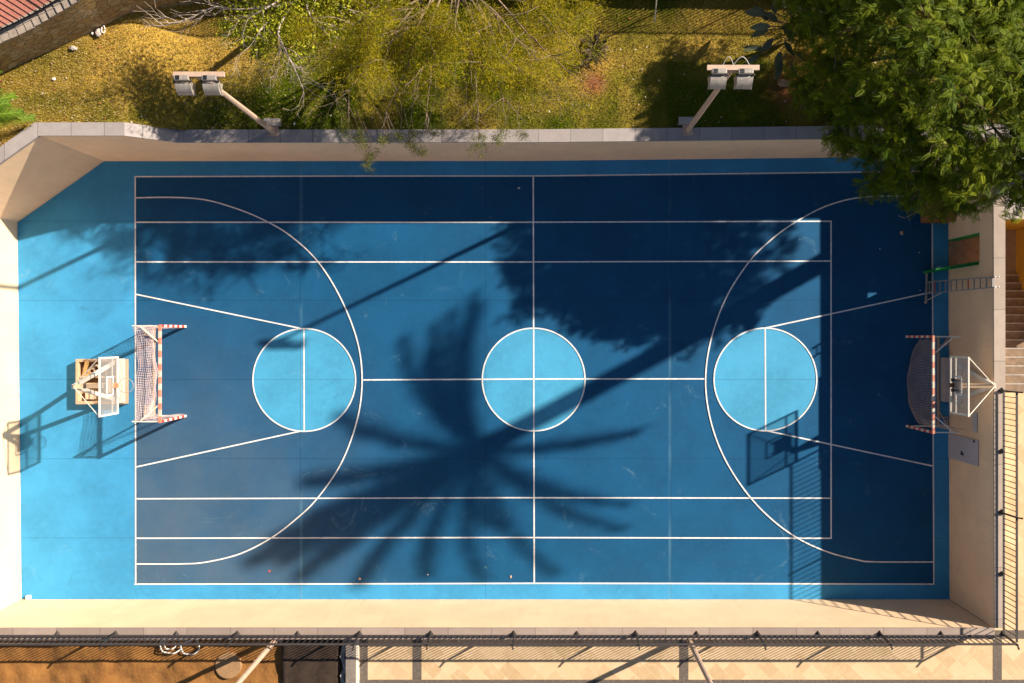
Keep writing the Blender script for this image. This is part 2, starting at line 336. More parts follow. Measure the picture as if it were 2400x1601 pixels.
def tag(o, label=None, category=None, group=None, kind=None):
    for k, v in (('label', label), ('category', category), ('group', group), ('kind', kind)):
        if v: o[k] = v
    return o
def thing(name, loc, label, category, group=None):
    o = bpy.data.objects.new(name, None); COL.objects.link(o); o.location = loc; o.empty_display_size = 0.3
    return tag(o, label, category, group)
def struct(name, mb, m, **kw): return mb.build(name, m, tag_=dict(kind='structure'), **kw)

def array_mesh(name, V, Fc, tint, m, parent=None, fsize=4):
    "fast mesh from numpy arrays; V (n,3), Fc (k,fsize), tint (n,3)"
    me = bpy.data.meshes.new(name); V = np.asarray(V, dtype=np.float32); Fc = np.asarray(Fc, dtype=np.int32)
    off = Vector((0, 0, 0)); p = parent
    while p is not None: off += p.location; p = p.parent
    V = V - np.array(off, dtype=np.float32)
    me.vertices.add(len(V)); me.vertices.foreach_set("co", V.ravel())
    me.loops.add(Fc.size); me.loops.foreach_set("vertex_index", Fc.ravel())
    me.polygons.add(len(Fc)); me.polygons.foreach_set("loop_start", np.arange(len(Fc), dtype=np.int32) * fsize)
    me.update(calc_edges=True)
    a = me.color_attributes.new("tint", 'FLOAT_COLOR', 'POINT')
    c = np.ones((len(V), 4), dtype=np.float32); c[:, :3] = tint; a.data.foreach_set("color", c.ravel())
    me.materials.append(m); me.validate()
    o = bpy.data.objects.new(name, me); COL.objects.link(o)
    if parent is not None: o.parent = parent
    return o

def vnoise(x, y, s, seed=0):
    x = np.asarray(x) / s + 1000.3 + seed * 17.13; y = np.asarray(y) / s + 1000.7 + seed * 7.7
    xi = np.floor(x).astype(np.int64); yi = np.floor(y).astype(np.int64); fx = x - xi; fy = y - yi
    fx = fx * fx * (3 - 2 * fx); fy = fy * fy * (3 - 2 * fy)
    def h(a, b):
        k = (a * 374761393 + b * 668265263 + seed * 144665) & 0x7fffffff; k = (k ^ (k >> 13)) * 1274126177 & 0x7fffffff
        return ((k ^ (k >> 16)) & 0xffff) / 65535.0
    return (h(xi, yi) * (1 - fx) + h(xi + 1, yi) * fx) * (1 - fy) + (h(xi, yi + 1) * (1 - fx) + h(xi + 1, yi + 1) * fx) * fy

# ------------------------------------------------------------------ court floor and markings
FA, FB, FC_, FD, FE, FF, FG = P(41, 521), P(244, 378), P(1250, 377.5), P(1600, 373.7), P(2222, 366), P(2225.5, 1404.6), P(50.5, 1405)
struct('court_floor', MB().prism([FG, FF, FE, FD, FC_, FB, FA], -0.3, 0.0), M['border'])
TOPL = [(317.4, 414.2), (800, 412.8), (1250, 412.6), (1600, 408.7), (2018, 403.6), (2183.5, 401.5)]
BOTL = [(318.5, 1369), (800, 1368.4), (1250, 1367), (1600, 1367.4), (2188.2, 1369)]
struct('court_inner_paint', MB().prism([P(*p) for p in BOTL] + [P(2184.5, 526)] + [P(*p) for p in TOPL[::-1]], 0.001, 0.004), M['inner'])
def sheet_disc(c, r, z):
    return MB().prism([(c.x + r * math.cos(2 * math.pi * k / 96), c.y + r * math.sin(2 * math.pi * k / 96)) for k in range(96)], z - 0.003, z)
CL, CM, CR = P(713.5, 890.6), P(1250.8, 889.6), P(1793.6, 889.4); RR = 120.3 / 68
for c in (CL, CM, CR): struct('court_circle', sheet_disc(c, RR, 0.008), M['disc'])
def ribbon(mb, pts, z, wd=0.047, closed=False):
    pts = [Vector((p[0], p[1], 0)) for p in pts]; N = len(pts); L = []; R = []
    for i, p in enumerate(pts):
        if closed: d = pts[(i + 1) % N] - pts[i - 1]
        else: d = pts[min(i + 1, N - 1)] - pts[max(i - 1, 0)]
        d.normalize(); nn = Vector((-d.y, d.x, 0)) * (wd / 2 * (1 + random.uniform(-0.05, 0.05)))
        L.append(p + nn); R.append(p - nn)
    vs = [(q.x, q.y, z) for q in L] + [(q.x, q.y, z) for q in R]
    mb.add(vs, [(i, N + i, N + (i + 1) % N, (i + 1) % N) for i in range(N if closed else N - 1)])
def dens(pts, step=60):
    out = []
    for a, b in zip(pts[:-1], pts[1:]):
        k = max(1, int(math.hypot(b[0] - a[0], b[1] - a[1]) / step))
        out += [(a[0] + (b[0] - a[0]) * i / k, a[1] + (b[1] - a[1]) * i / k) for i in range(k)]
    return out + [pts[-1]]
def catmull(pts, k=8):
    out = []
    for i in range(len(pts) - 1):
        p0 = pts[max(i - 1, 0)]; p1 = pts[i]; p2 = pts[i + 1]; p3 = pts[min(i + 2, len(pts) - 1)]
        for j in range(k):
            t = j / k
            out.append(tuple(0.5 * (2 * p1[a] + (p2[a] - p0[a]) * t + (2 * p0[a] - 5 * p1[a] + 4 * p2[a] - p3[a]) * t * t + (3 * p1[a] - p0[a] - 3 * p2[a] + p3[a]) * t ** 3) for a in range(len(p1))))
    return out + [tuple(pts[-1])]
LN = MB(); W = lambda pts: [P(*p) for p in pts]
ribbon(LN, W(dens([(314.6, 414.3)] + TOPL[1:])), 0.012); ribbon(LN, W(dens([(315.5, 1369)] + BOTL[1:-1] + [(2190, 1369)])), 0.012)
for a, b, zz in (((320, 521), (1949, 518.7), 0.012), ((320, 1261.5), (1949, 1261.5), 0.012), ((320, 614), (1946, 612), 0.012), ((320, 1169), (1946, 1167.5), 0.012)):
    m_ = ((a[0] + b[0]) / 2 + 60, (a[1] + b[1]) / 2 + (1.2 if a[1] < 900 else -1.8)); ribbon(LN, W(dens([a, m_, b])), zz)
ribbon(LN, W(dens([(851, 890.5), (1250, 888.3), (1653, 888)])), 0.012)
for a, b in (((317.4, 414.3), (318.5, 1369)), ((1249.8, 413), (1252.2, 1367)), ((1947.4, 519), (1947.6, 1261.5))): ribbon(LN, W(dens([a, b])), 0.016)
ribbon(LN, W(dens([(2183.5, 401.5), (2184.5, 526), (2188.2, 1369)])), 0.016)
for a, b in (((712.6, 771), (713.2, 1010)), ((1793.2, 769), (1794.2, 1009))): ribbon(LN, W(dens([a, b])), 0.016)
for a, b in (((320, 690), (704, 769.5)), ((320, 1094.3), (704, 1010.5)), ((1794, 768.8), (2185, 684.5)), ((1794, 1009), (2187, 1092.5))): ribbon(LN, W(dens([a, b])), 0.020)
for c in (CL, CM, CR): ribbon(LN, [(c.x + RR * math.cos(2 * math.pi * k / 96), c.y + RR * math.sin(2 * math.pi * k / 96)) for k in range(96)], 0.024, closed=True)
ribbon(LN, W(catmull([(320, 464), (402, 463), (477, 468), (545, 486), (613, 513), (680, 552), (746, 614), (800, 701), (838, 800), (849, 890), (838, 982), (801, 1084), (744, 1168), (690, 1220), (632, 1263), (562, 1298), (484, 1317), (426, 1321.2), (320, 1321.4)])), 0.028)
ribbon(LN, W(catmull([(2185, 459), (2077, 459.8), (2009, 464), (1954, 477), (1906, 497), (1845, 533), (1798, 570), (1755, 614), (1702, 697), (1667, 793), (1653.5, 888), (1664, 980), (1695, 1068), (1746, 1150), (1804, 1213), (1869, 1261), (1940, 1293.5), (2008, 1311.5), (2046, 1316.3), (2187, 1316.7)])), 0.028)
struct('court_lines', LN, M['line'])

# ------------------------------------------------------------------ surrounding ground
ZC = 3.05      # top of the coping of the sunken court
ZP = 2.40      # paving outside
XE = 14.15; YS = -9.10; XW = -17.9
struct('ground', MB().box(-250, 250, -250, YS - 0.36, 1.2, 2.25).box(-250, 250, 12.0, 250, 1.2, 2.3).box(-250, XW - 0.5, YS - 0.36, 12.0, 1.2, 2.28).box(20, 250, YS - 0.36, 12.0, 1.2, 2.28),
       mat('outer_ground', (0.20, 0.12, 0.06), 0.95, 0.3, 0.5, 0.3, 5))
xs0 = P(838, 0, ZP).x
struct('paving', MB().box(xs0, 30, -30, YS - 0.34, 2.0, ZP).box(XE + 0.34, 30, YS - 0.34, -1.82, 2.0, ZP - 0.0001).box(17.2, 30, -1.82, 12, 2.0, ZP), M['tiles'])
BD = MB()
for a, b in ((843, 862), (967, 988), (1592, 1613.5), (2327, 2348)): BD.box(P(a, 0, ZP).x, P(b, 0, ZP).x, P(0, 1593, ZP).y, YS - 0.345, ZP + 0.001, ZP + 0.005)
BD.box(xs0 + 0.002, 29, -11.5, P(0, 1593, ZP).y, ZP + 0.001, ZP + 0.009)
BD.box(XE + 0.36, 29, P(0, 1497, ZP).y, P(0, 1477, ZP).y, ZP + 0.001, ZP + 0.009)
struct('paving_bands', BD, M['band'])
# soil with real lumps
def lumpy(name, x0, x1, y0, y1, z, amp, m, step=0.12):
    nx = int((x1 - x0) / step); ny = int((y1 - y0) / step); xs = np.linspace(x0, x1, nx); ys = np.linspace(y0, y1, ny); GX, GY = np.meshgrid(xs, ys)
    Z = z + amp * ((vnoise(GX, GY, 0.9, 1) - 0.5) + 0.6 * (vnoise(GX, GY, 0.35, 2) - 0.5) + 0.35 * (vnoise(GX, GY, 0.16, 3) - 0.5))
    mb = MB(); mb.v = list(zip(GX.ravel(), GY.ravel(), Z.ravel()))
    mb.f = [(j * nx + i, j * nx + i + 1, (j + 1) * nx + i + 1, (j + 1) * nx + i) for j in range(ny - 1) for i in range(nx - 1)]; mb.m = [0] * len(mb.f)
    return struct(name, mb, m, smooth=True)
lumpy('soil', -20, xs0 - 0.15, -12.5, YS - 0.34, ZP - 0.04, 0.15, M['soil'])

# grass ground: rises to the left, blades on top
def zg(x): 
    t = np.clip((-10.3 - np.asarray(x)) / 2.6, 0, 1); return 2.98 + 0.88 * t * t * (3 - 2 * t)
def grass_tint(x, y):
    x = np.asarray(x); y = np.asarray(y)
    dry = np.clip((-6.5 - x) / 3.5, 0, 1) * 0.66 + 0.24 - 0.4 * np.exp(-((x + 8.0) ** 2 / 9 + (y - 7.2) ** 2 / 1.2))
    dry = dry + 0.75 * (vnoise(x, y, 1.3, 4) - 0.5) + 0.45 * (vnoise(x, y, 0.45, 5) - 0.5) - 0.35 * np.exp(-((y - 6.6) / 0.8) ** 2) * (x < -6)
    dry += 0.06 * (x > 2.5) + 0.35 * np.exp(-((x - 5.0) ** 2 / 9 + (y - 9.2) ** 2 / 1.4)) + 0.5 * np.exp(-((x - 1.6) ** 2 / 2.0 + (y - 8.2) ** 2 / 0.8)) - 0.25 * (x > 4) * (y < 8.5)
    dry = np.clip(dry, 0, 1)[..., None]
    red = np.clip(np.exp(-((x - 1.75) ** 2 + (y - 7.85) ** 2) / 0.10) * 1.2 + np.exp(-((x - 7.9) ** 2 / 0.5 + (y - 7.7) ** 2 / 0.3)), 0, 1)[..., None]
    g = np.array((0.075, 0.100, 0.002)); d = np.array((0.45, 0.29, 0.055)); r_ = np.array((0.34, 0.13, 0.05))
    c = g * (1 - dry) + d * dry; return c * (1 - red) + r_ * red
def wall_base_y(x):   # foot of the curved rubble wall
    return float(np.interp(x, WBX, WBY))
wb = [(-70, 205), (0, 173), (60, 144), (150, 105), (240, 62), (330, 32), (440, 3)]
WBP = [P(a, b, float(zg(-14))) if a < 300 else P(a, b, 3.5 if a < 400 else 3.25) for a, b in wb]
WBP += [Vector((-9.4, 10.65, 0)), Vector((-7.5, 10.95, 0)), Vector((-4, 11.15, 0)), Vector((0, 11.2, 0)), Vector((6, 11.2, 0)), Vector((13, 11.1, 0)), Vector((19, 11.0, 0))]
WBP = [Vector((-18.6, 7.6, 0))] + WBP
WBP = [Vector((*p[:2], 0)) for p in catmull([(p.x, p.y) for p in WBP], 5)]
WBX = [p.x for p in WBP]; WBY = [p.y for p in WBP]
NX = 320; NY = 70; gx = np.linspace(-19.5, 20, NX); V = []; 
yin = np.interp(gx, [FA.x - 1.6, FA.x, FB.x + 0.02, FD.x, FE.x, 20], [FA.y + 0.2, FA.y + 0.5, FB.y + 0.36, FD.y + 0.30, FE.y + 0.32, FE.y + 0.32])
yin = np.where(gx < FB.x, np.interp(gx, [-19.5, FA.x, FB.x], [2.0, FA.y + 0.42, FB.y + 0.30]), yin)
yout = np.interp(gx, WBX, WBY) + 0.2; yout[gx < -18.6] = 7.8
T_ = np.linspace(0, 1, NY); GX = np.repeat(gx[None, :], NY, 0); GY = yin[None, :] + (yout - yin)[None, :] * T_[:, None]
GZ = zg(GX) + 0.05 * (vnoise(GX, GY, 0.8, 8) - 0.5) + 0.03 * (vnoise(GX, GY, 0.2, 9) - 0.5) - 0.03
Vg = np.stack([GX, GY, GZ], -1).reshape(-1, 3)
idx = np.arange(NX * NY).reshape(NY, NX); Fg = np.stack([idx[:-1, :-1], idx[:-1, 1:], idx[1:, 1:], idx[1:, :-1]], -1).reshape(-1, 4)
gr = array_mesh('grass_ground', Vg, Fg, grass_tint(Vg[:, 0], Vg[:, 1]) * 0.95, attr_mat('turf', 0.95, 0, 0.1)); tag(gr, kind='structure')
NB = 230000
bx = RNG.uniform(-16.8, 14.5, NB); t_ = RNG.uniform(0, 1, NB); y0_ = np.interp(bx, gx, yin); y1_ = np.interp(bx, gx, yout)
by = y0_ + (y1_ - y0_) * t_; keep = by < 10.9; bx = bx[keep]; by = by[keep]; n_ = len(bx)
bz = zg(bx) + 0.05 * (vnoise(bx, by, 0.8, 8) - 0.5) + 0.03 * (vnoise(bx, by, 0.2, 9) - 0.5) - 0.034; ang = RNG.uniform(0, 2 * np.pi, n_); hh = RNG.uniform(0.015, 0.05, n_); ln = RNG.uniform(0.02, 0.06, n_); wd_ = RNG.uniform(0.008, 0.020, n_)
dx, dy = np.cos(ang), np.sin(ang)
V0 = np.stack([bx - dy * wd_, by + dx * wd_, bz], -1); V1 = np.stack([bx + dy * wd_, by - dx * wd_, bz], -1); V2 = np.stack([bx + dx * ln, by + dy * ln, bz + hh], -1)
VB = np.stack([V0, V1, V2], 1).reshape(-1, 3); tb = grass_tint(bx, by) * RNG.uniform(0.65, 1.5, (n_, 1)); straw = RNG.uniform(0, 1, (n_, 1)) < 0.13; tb = np.where(straw, np.array([[0.55, 0.42, 0.19]]) * (0.35 + 0.65 * np.clip((-2 - bx[:, None]) / 6, 0, 1)), tb); tb = np.repeat(tb, 3, 0)
gb = array_mesh('grass', VB, np.arange(n_ * 3).reshape(-1, 3), np.clip(tb, 0, 0.9), M['blade'], fsize=3)
tag(gb, 'short dry and green lawn grass on the bank above the court', 'grass', kind='stuff')

# ------------------------------------------------------------------ court walls
def seg_wall(name, pts, zt, th, label, cope_mat, cth=0.08, over=0.02, cw=None, zb=-0.3):
    "wall whose inner face follows pts (court on the right-hand side of travel); zt list of coping tops"
    n = len(pts); nor = []
    for i in range(n):
        d1 = (pts[i] - pts[max(i - 1, 0)]); d2 = (pts[min(i + 1, n - 1)] - pts[i]); d = (d1.normalized() if d1.length > 0 else Vector()) + (d2.normalized() if d2.length > 0 else Vector())
        d.normalize(); nn = Vector((-d.y, d.x, 0)); ref = d2 if d2.length > 0 else d1
        nr = Vector((-ref.y, ref.x, 0)).normalized(); nor.append(nn / max(0.5, nn.dot(nr)))
    root = thing(name, pts[0].copy(), label, 'wall')
    b = MB(); cp = MB(); cw = cw or th
    for i in range(n - 1):
        a, c = pts[i], pts[i + 1]; ao, co = a + nor[i] * th, c + nor[i + 1] * th
        poly = [a, c, co, ao]; b.prism(poly[::-1] if False else poly, zb, [zt[i] - cth, zt[i + 1] - cth, zt[i + 1] - cth, zt[i] - cth])
        ai, ci = a - nor[i] * over, c - nor[i + 1] * over; ax, cx_ = a + nor[i] * cw, c + nor[i + 1] * cw
        k = len(cp.v)
        z0 = [zt[i] - cth + 0.002, zt[i + 1] - cth + 0.002]; z1 = [zt[i], zt[i + 1]]
        cp.add([(ai.x, ai.y, z0[0]), (ci.x, ci.y, z0[1]), (cx_.x, cx_.y, z0[1]), (ax.x, ax.y, z0[0]), (ai.x, ai.y, z1[0]), (ci.x, ci.y, z1[1]), (cx_.x, cx_.y, z1[1]), (ax.x, ax.y, z1[0])],
               [(0, 3, 2, 1), (4, 5, 6, 7), (0, 1, 5, 4), (2, 3, 7, 6)] + ([(0, 4, 7, 3)] if i == 0 else []) + ([(1, 2, 6, 5)] if i == n - 2 else []))
    b.build('wall_face', M['plaster'], root); cp.build('coping', cope_mat, root); return root
XB1, XB2 = -12.40, -11.22
yB = lambda x: FB.y + (FC_.y - FB.y) * (x - FB.x) / (FC_.x - FB.x)
ZH = 3.98
FA2 = FA + (FA - FB).normalized() * 0.0
nw = seg_wall('retaining_wall', [FA, FB, Vector((XB1, yB(XB1), 0)), Vector((XB2, yB(XB2), 0)), FC_, FD, FE + Vector((0.5, 0, 0))], [ZH, ZH, ZH, ZC, ZC, ZC, ZC], 0.38,
              'long beige plaster wall below the grass with an angled corner and grey coping', M['cope_x'])
ww = seg_wall('retaining_wall', [FG + Vector((-0.0, -0.4, 0)), FA + Vector((0, 0, 0))], [ZH, ZH], 0.4, 'bright sunlit beige wall behind the tray based hoop', slab_mat('west_coping', (0.36, 0.31, 0.30), 1.0, 'Y'))
sw = seg_wall('retaining_wall', [Vector((XE, YS, 0)), Vector((XW, YS, 0))], [ZC, ZC], 0.30, 'sunlit beige wall under the long metal railing', M['cope_s'], 0.07, 0.02, 0.33)
# wider lit ledge along the left part of that wall
lx = P(430, 0, ZC).x
MB().box(-20, lx, YS - 0.40, YS - 0.331, 2.0, ZC - 0.10).build('ledge', M['plaster'], sw)
# east wall with the gate opening
GY0, GY1, GZ_ = 2.33, 3.29, 2.14
ew = thing('retaining_wall', (XE, -1, 0), 'shaded beige wall with the gate opening and backboard in front', 'wall')
b = MB(); TH = 0.30
pe = lambda y: XE + 0.02 - 0.045 * (y - YS) / 15.3
for y0, y1, z0, z1 in ((YS + 0.001, GY0, -0.3, ZC - 0.07), (GY1, FE.y, -0.3, ZC - 0.07), (GY0, GY1, GZ_, ZC - 0.07)):
    b.prism([(pe(y0), y0), (XE + TH, y0), (XE + TH, y1), (pe(y1), y1)], z0, z1)
b.build('wall_face', M['plaster'], ew)
MB().prism([(pe(YS) - 0.015, YS + 0.021), (XE + TH + 0.03, YS + 0.021), (XE + TH + 0.03, FE.y - 0.03), (pe(FE.y) - 0.015, FE.y - 0.03)], ZC - 0.068, ZC + 0.001).build('coping', M['cope_e'], ew)
# gate
gt = thing('gate', (XE, GY0, 0), 'open green metal gate swung into the court from the wall opening', 'gate')
for q in (GY0, GY1 - 0.05): MB().box(XE - 0.03, XE + TH - 0.02, q, q + 0.05, 0.0, GZ_ - 0.002).build('jamb', M['green'], gt)
lf = MB(); hg = Vector((XE - 0.02, GY0 - 0.02, 0)); tipv = Vector((XE - 0.93, GY0 - 0.16, 0)); dd = (tipv - hg).normalized()
lf.bar(hg + Vector((0, 0, 1.08)), tipv + Vector((0, 0, 1.08)), 0.03, 2.05); 
for zz in (0.1, 1.05, 2.08): lf.bar(hg + Vector((0, 0, zz)), tipv + Vector((0, 0, zz)), 0.10, 0.05)
lo = lf.build('gate_leaf', M['green'], gt)
hd = MB(); pm = hg + dd * 0.84; hd.bar(pm + Vector((0, 0.02, 1.0)), pm + Vector((0, 0.09, 1.0)), 0.02); hd.bar(pm + Vector((0, 0.09, 1.0)), pm + Vector((0, 0.09, 1.0)) - dd * 0.12, 0.022)
hd.build('handle', M['alu'], lo)
# stairs and passage outside
struct('passage_floor', MB().box(XE, 16.46, 2.07, 3.63, -0.2, 0.003), M['steptile'])
st = thing('staircase', (15.4, 2.07, 0), 'flight of brown stone steps beside the yellow wall', 'stairs')
for k in range(14):
    y1 = 2.07 - 0.277 * k; MB().box(XE + TH + 0.002, 17.6, y1 - 0.277, y1, -0.2, 0.1714 * (k + 1)).build('step', M['steps'], st, bevel=0.012)
    MB().box(XE + TH + 0.002, 17.6, y1 - 0.03, y1 + 0.015, 0.1714 * (k + 1) + 0.001, 0.1714 * (k + 1) + 0.012).build('nosing', M['concrete'], st)
yb = thing('outbuilding', (17.0, 2.2, 0), 'ochre yellow walled building with pale flat roof beside the stairs', 'building')
MB().box(16.46, 17.58, 0.6, 3.63, -0.2, 2.95).build('side_wall', M['yellow'], yb)
MB().box(XE + TH + 0.003, 19.5, 3.634, 6.0, -0.2, 2.95).build('front_wall', M['yellow'], yb)
MB().box(XE + TH + 0.035, 19.6, 3.60, 6.2, 2.952, 3.06).build('roof_slab', M['slab'], yb)
MB().box(16.42, 17.7, 0.55, 3.598, 2.952, 3.05).build('wall_cap', M['slab'], yb)

# ------------------------------------------------------------------ railings
def railing(label, a, b, full, stubs, zb=ZC, h=0.86, name='railing'):
    a = Vector(a); b = Vector(b); L = (b - a).length; d = (b - a) / L; out = Vector((d.y, -d.x, 0)) 
    if out.y > 0 and abs(out.y) > 0.5: out = -out
    if abs(d.y) > 0.5 and out.x < 0: out = -out
    root = thing(name, a + Vector((0, 0, zb)), label, 'railing')
    for t in full:
        p = a + d * t + Vector((0, 0, zb)); m = MB()
        m.bar(p - out * 0.06, p + out * 0.02 + Vector((0, 0, h + 0.06)), 0.06, 0.045, d); 
        m.bar(p + out * 0.02 + Vector((0, 0, h + 0.03)), p + out * 0.09 + Vector((0, 0, h + 0.10)), 0.04)
        m.ball(p + out * 0.10 + Vector((0, 0, h + 0.11)), 0.032, 8, 6)
        m.add([p - out * 0.14 + Vector((0, 0, 0.012)), p - d * 0.10 + Vector((0, 0, 0.012)), p + d * 0.10 + Vector((0, 0, 0.012)), p + Vector((0, 0, 0.16))], [(0, 2, 1), (0, 1, 3), (0, 3, 2), (1, 2, 3)])
        m.build('post', M['railing'], root)
    for t in stubs:
        p = a + d * t + Vector((0, 0, zb)); m = MB()
        m.add([p - out * 0.13 + Vector((0, 0, 0.012)), p - d * 0.09 + Vector((0, 0, 0.012)), p + d * 0.09 + Vector((0, 0, 0.012)), p + Vector((0, 0, 0.14))], [(0, 2, 1), (0, 1, 3), (0, 3, 2), (1, 2, 3)])
        m.bar(p - out * 0.05, p + Vector((0, 0, 0.12)), 0.04); m.build('bracket', M['railing'], root)
    MB().bar(a + Vector((0, 0, zb + h)), b + Vector((0, 0, zb + h)), 0.058, 0.035).build('top_rail', M['railing2'], root)
    MB().bar(a + Vector((0, 0, zb + 0.11)), b + Vector((0, 0, zb + 0.11)), 0.05, 0.03).build('bottom_rail', M['railing2'], root)
    ts = sorted(full); edges = ([0] if ts[0] > 0.3 else []) + ts + ([L] if ts[-1] < L - 0.3 else [])
    for t0, t1 in zip(edges[:-1], edges[1:]):
        m = MB(); k = max(2, round((t1 - t0) / 0.1715)); 
        for i in range(1, k):
            p = a + d * (t0 + (t1 - t0) * i / k); m.bar(p + Vector((0, 0, zb + 0.125)), p + Vector((0, 0, zb + h - 0.018)), 0.020, 0.020, d)
        m.build('bar_panel', M['railing'], root)
    return root
YF = -9.28; XFE = 14.37
fx = [P(a, 0, ZC).x for a in (-14, 271.5, 557, 842.6, 1009.5, 1204, 1489.7, 1775.4, 2061.5, 2350)]
sx_ = [P(a, 0, ZC).x for a in (135.5, 414, 698, 1352, 1632.5, 1916.8, 2205)]
x0_ = -18.2
railing('long dark metal railing on the sunlit wall beside the paving', (x0_, YF, 0), (XFE, YF, 0), [x - x0_ for x in fx[:-1]] + [XFE - x0_], [x - x0_ for x in sx_])
railing('short dark metal railing on the shaded wall beside the stairs', (XFE, -1.68, 0), (XFE, YF + 0.06, 0), [0.03, 3.80], [1.91, 5.71])

# rubble retaining wall with railing, red paving above
sp_ = [p for p in WBP]
rw = thing('rubble_wall', sp_[0].copy(), 'curved ochre rubble stone wall below the red paving', 'wall')
def tangent(pts, i): return (pts[min(i + 1, len(pts) - 1)] - pts[max(i - 1, 0)]).normalized()
HTF = lambda x: float(zg(x)) + 1.40 + 0.45 * math.exp(-((x + 11.8) / 2.0) ** 2)
b = MB(); cp = MB(); inner = []; outer = []
for i, p in enumerate(sp_):
    d = tangent(sp_, i); nn = Vector((-d.y, d.x, 0)); outer.append(p); inner.append(p + nn * 0.42)
for i in range(len(sp_) - 1):
    za, zb_ = HTF(sp_[i].x), HTF(sp_[i + 1].x)
    b.prism([outer[i], outer[i + 1], inner[i + 1], inner[i]], 2.3, [za, zb_, zb_, za])
b.build('wall_face', M['stone'], rw)
k = 0
for i in range(len(sp_) - 1):
    a, c, ai, ci = outer[i], outer[i + 1], inner[i], inner[i + 1]; L = (c - a).length; q = max(1, round(L / 0.42))
    for j in range(q):
        t0, t1 = (j + 0.03) / q, (j + 0.97) / q; z = HTF(a.lerp(c, (t0 + t1) / 2).x) + 0.003
        e = random.uniform(-0.015, 0.03); mid = random.uniform(0.45, 0.6)
        o0, o1, i0, i1 = a.lerp(c, t0), a.lerp(c, t1), ai.lerp(ci, t0), ai.lerp(ci, t1)
        o0 = o0 + (o0 - i0) * e; o1 = o1 + (o1 - i1) * e
        cp.prism([o0, o1, o1.lerp(i1, mid), o0.lerp(i0, mid)], z, z + 0.045 + random.uniform(0, 0.012))
        cp.prism([o0.lerp(i0, mid + 0.03), o1.lerp(i1, mid + 0.03), i1, i0], z, z + 0.05 + random.uniform(0, 0.012))
cp.build('coping', mat('wall_coping_stones', (0.34, 0.27, 0.22), 0.9, 0.3, 4, 0.5, 30), rw)
vs = []; 
RP = MB(); far = []
for i, p in enumerate(inner): far.append(Vector((p.x - 3, 16 if p.x > -12 else 16, 0)))
for i in range(len(inner) - 1):
    z0 = HTF(sp_[i].x); z1 = HTF(sp_[i + 1].x)
    RP.add([(inner[i].x, inner[i].y, z0), (inner[i + 1].x, inner[i + 1].y, z1), (far[i + 1].x, far[i + 1].y, z1), (far[i].x, far[i].y, z0)], [(0, 1, 2, 3)])
struct('red_paving', RP, M['redpave'])
rr = thing('railing', sp_[0].copy(), 'dark metal railing on top of the rubble stone wall', 'railing')
line = [p.lerp(q, 0.70) for p, q in zip(outer, inner)]
cum = [0]
for p, q in zip(line[:-1], line[1:]): cum.append(cum[-1] + (q - p).length)
def along(t):
    i = int(np.searchsorted(cum, t)) - 1; i = max(0, min(i, len(line) - 2)); f = (t - cum[i]) / (cum[i + 1] - cum[i]); p = line[i].lerp(line[i + 1], f)
    p.z = HTF(p.x) + 0.04; return p
tot = cum[-1]; RH = 1.5
for nm, z_ in (('top_rail', RH), ('bottom_rail', 0.10)):
    m = MB(); pts = [along(tot * i / 160) + Vector((0, 0, z_)) for i in range(161)]
    for p, q in zip(pts[:-1], pts[1:]): m.bar(p, q, 0.04, 0.03)
    m.build(nm, M['railing'], rr)
t = 0.2; pn = 0; m = MB()
while t < tot - 0.2:
    p = along(t)
    if pn % 13 == 0:
        if m.v: m.build('bar_panel', M['railing'], rr); m = MB()
        MB().bar(p, p + Vector((0, 0, RH + 0.02)), 0.05).build('post', M['railing'], rr)
    else: m.bar(p + Vector((0, 0, 0.1)), p + Vector((0, 0, RH)), 0.028)
    pn += 1; t += 0.18
m.build('bar_panel', M['railing'], rr)

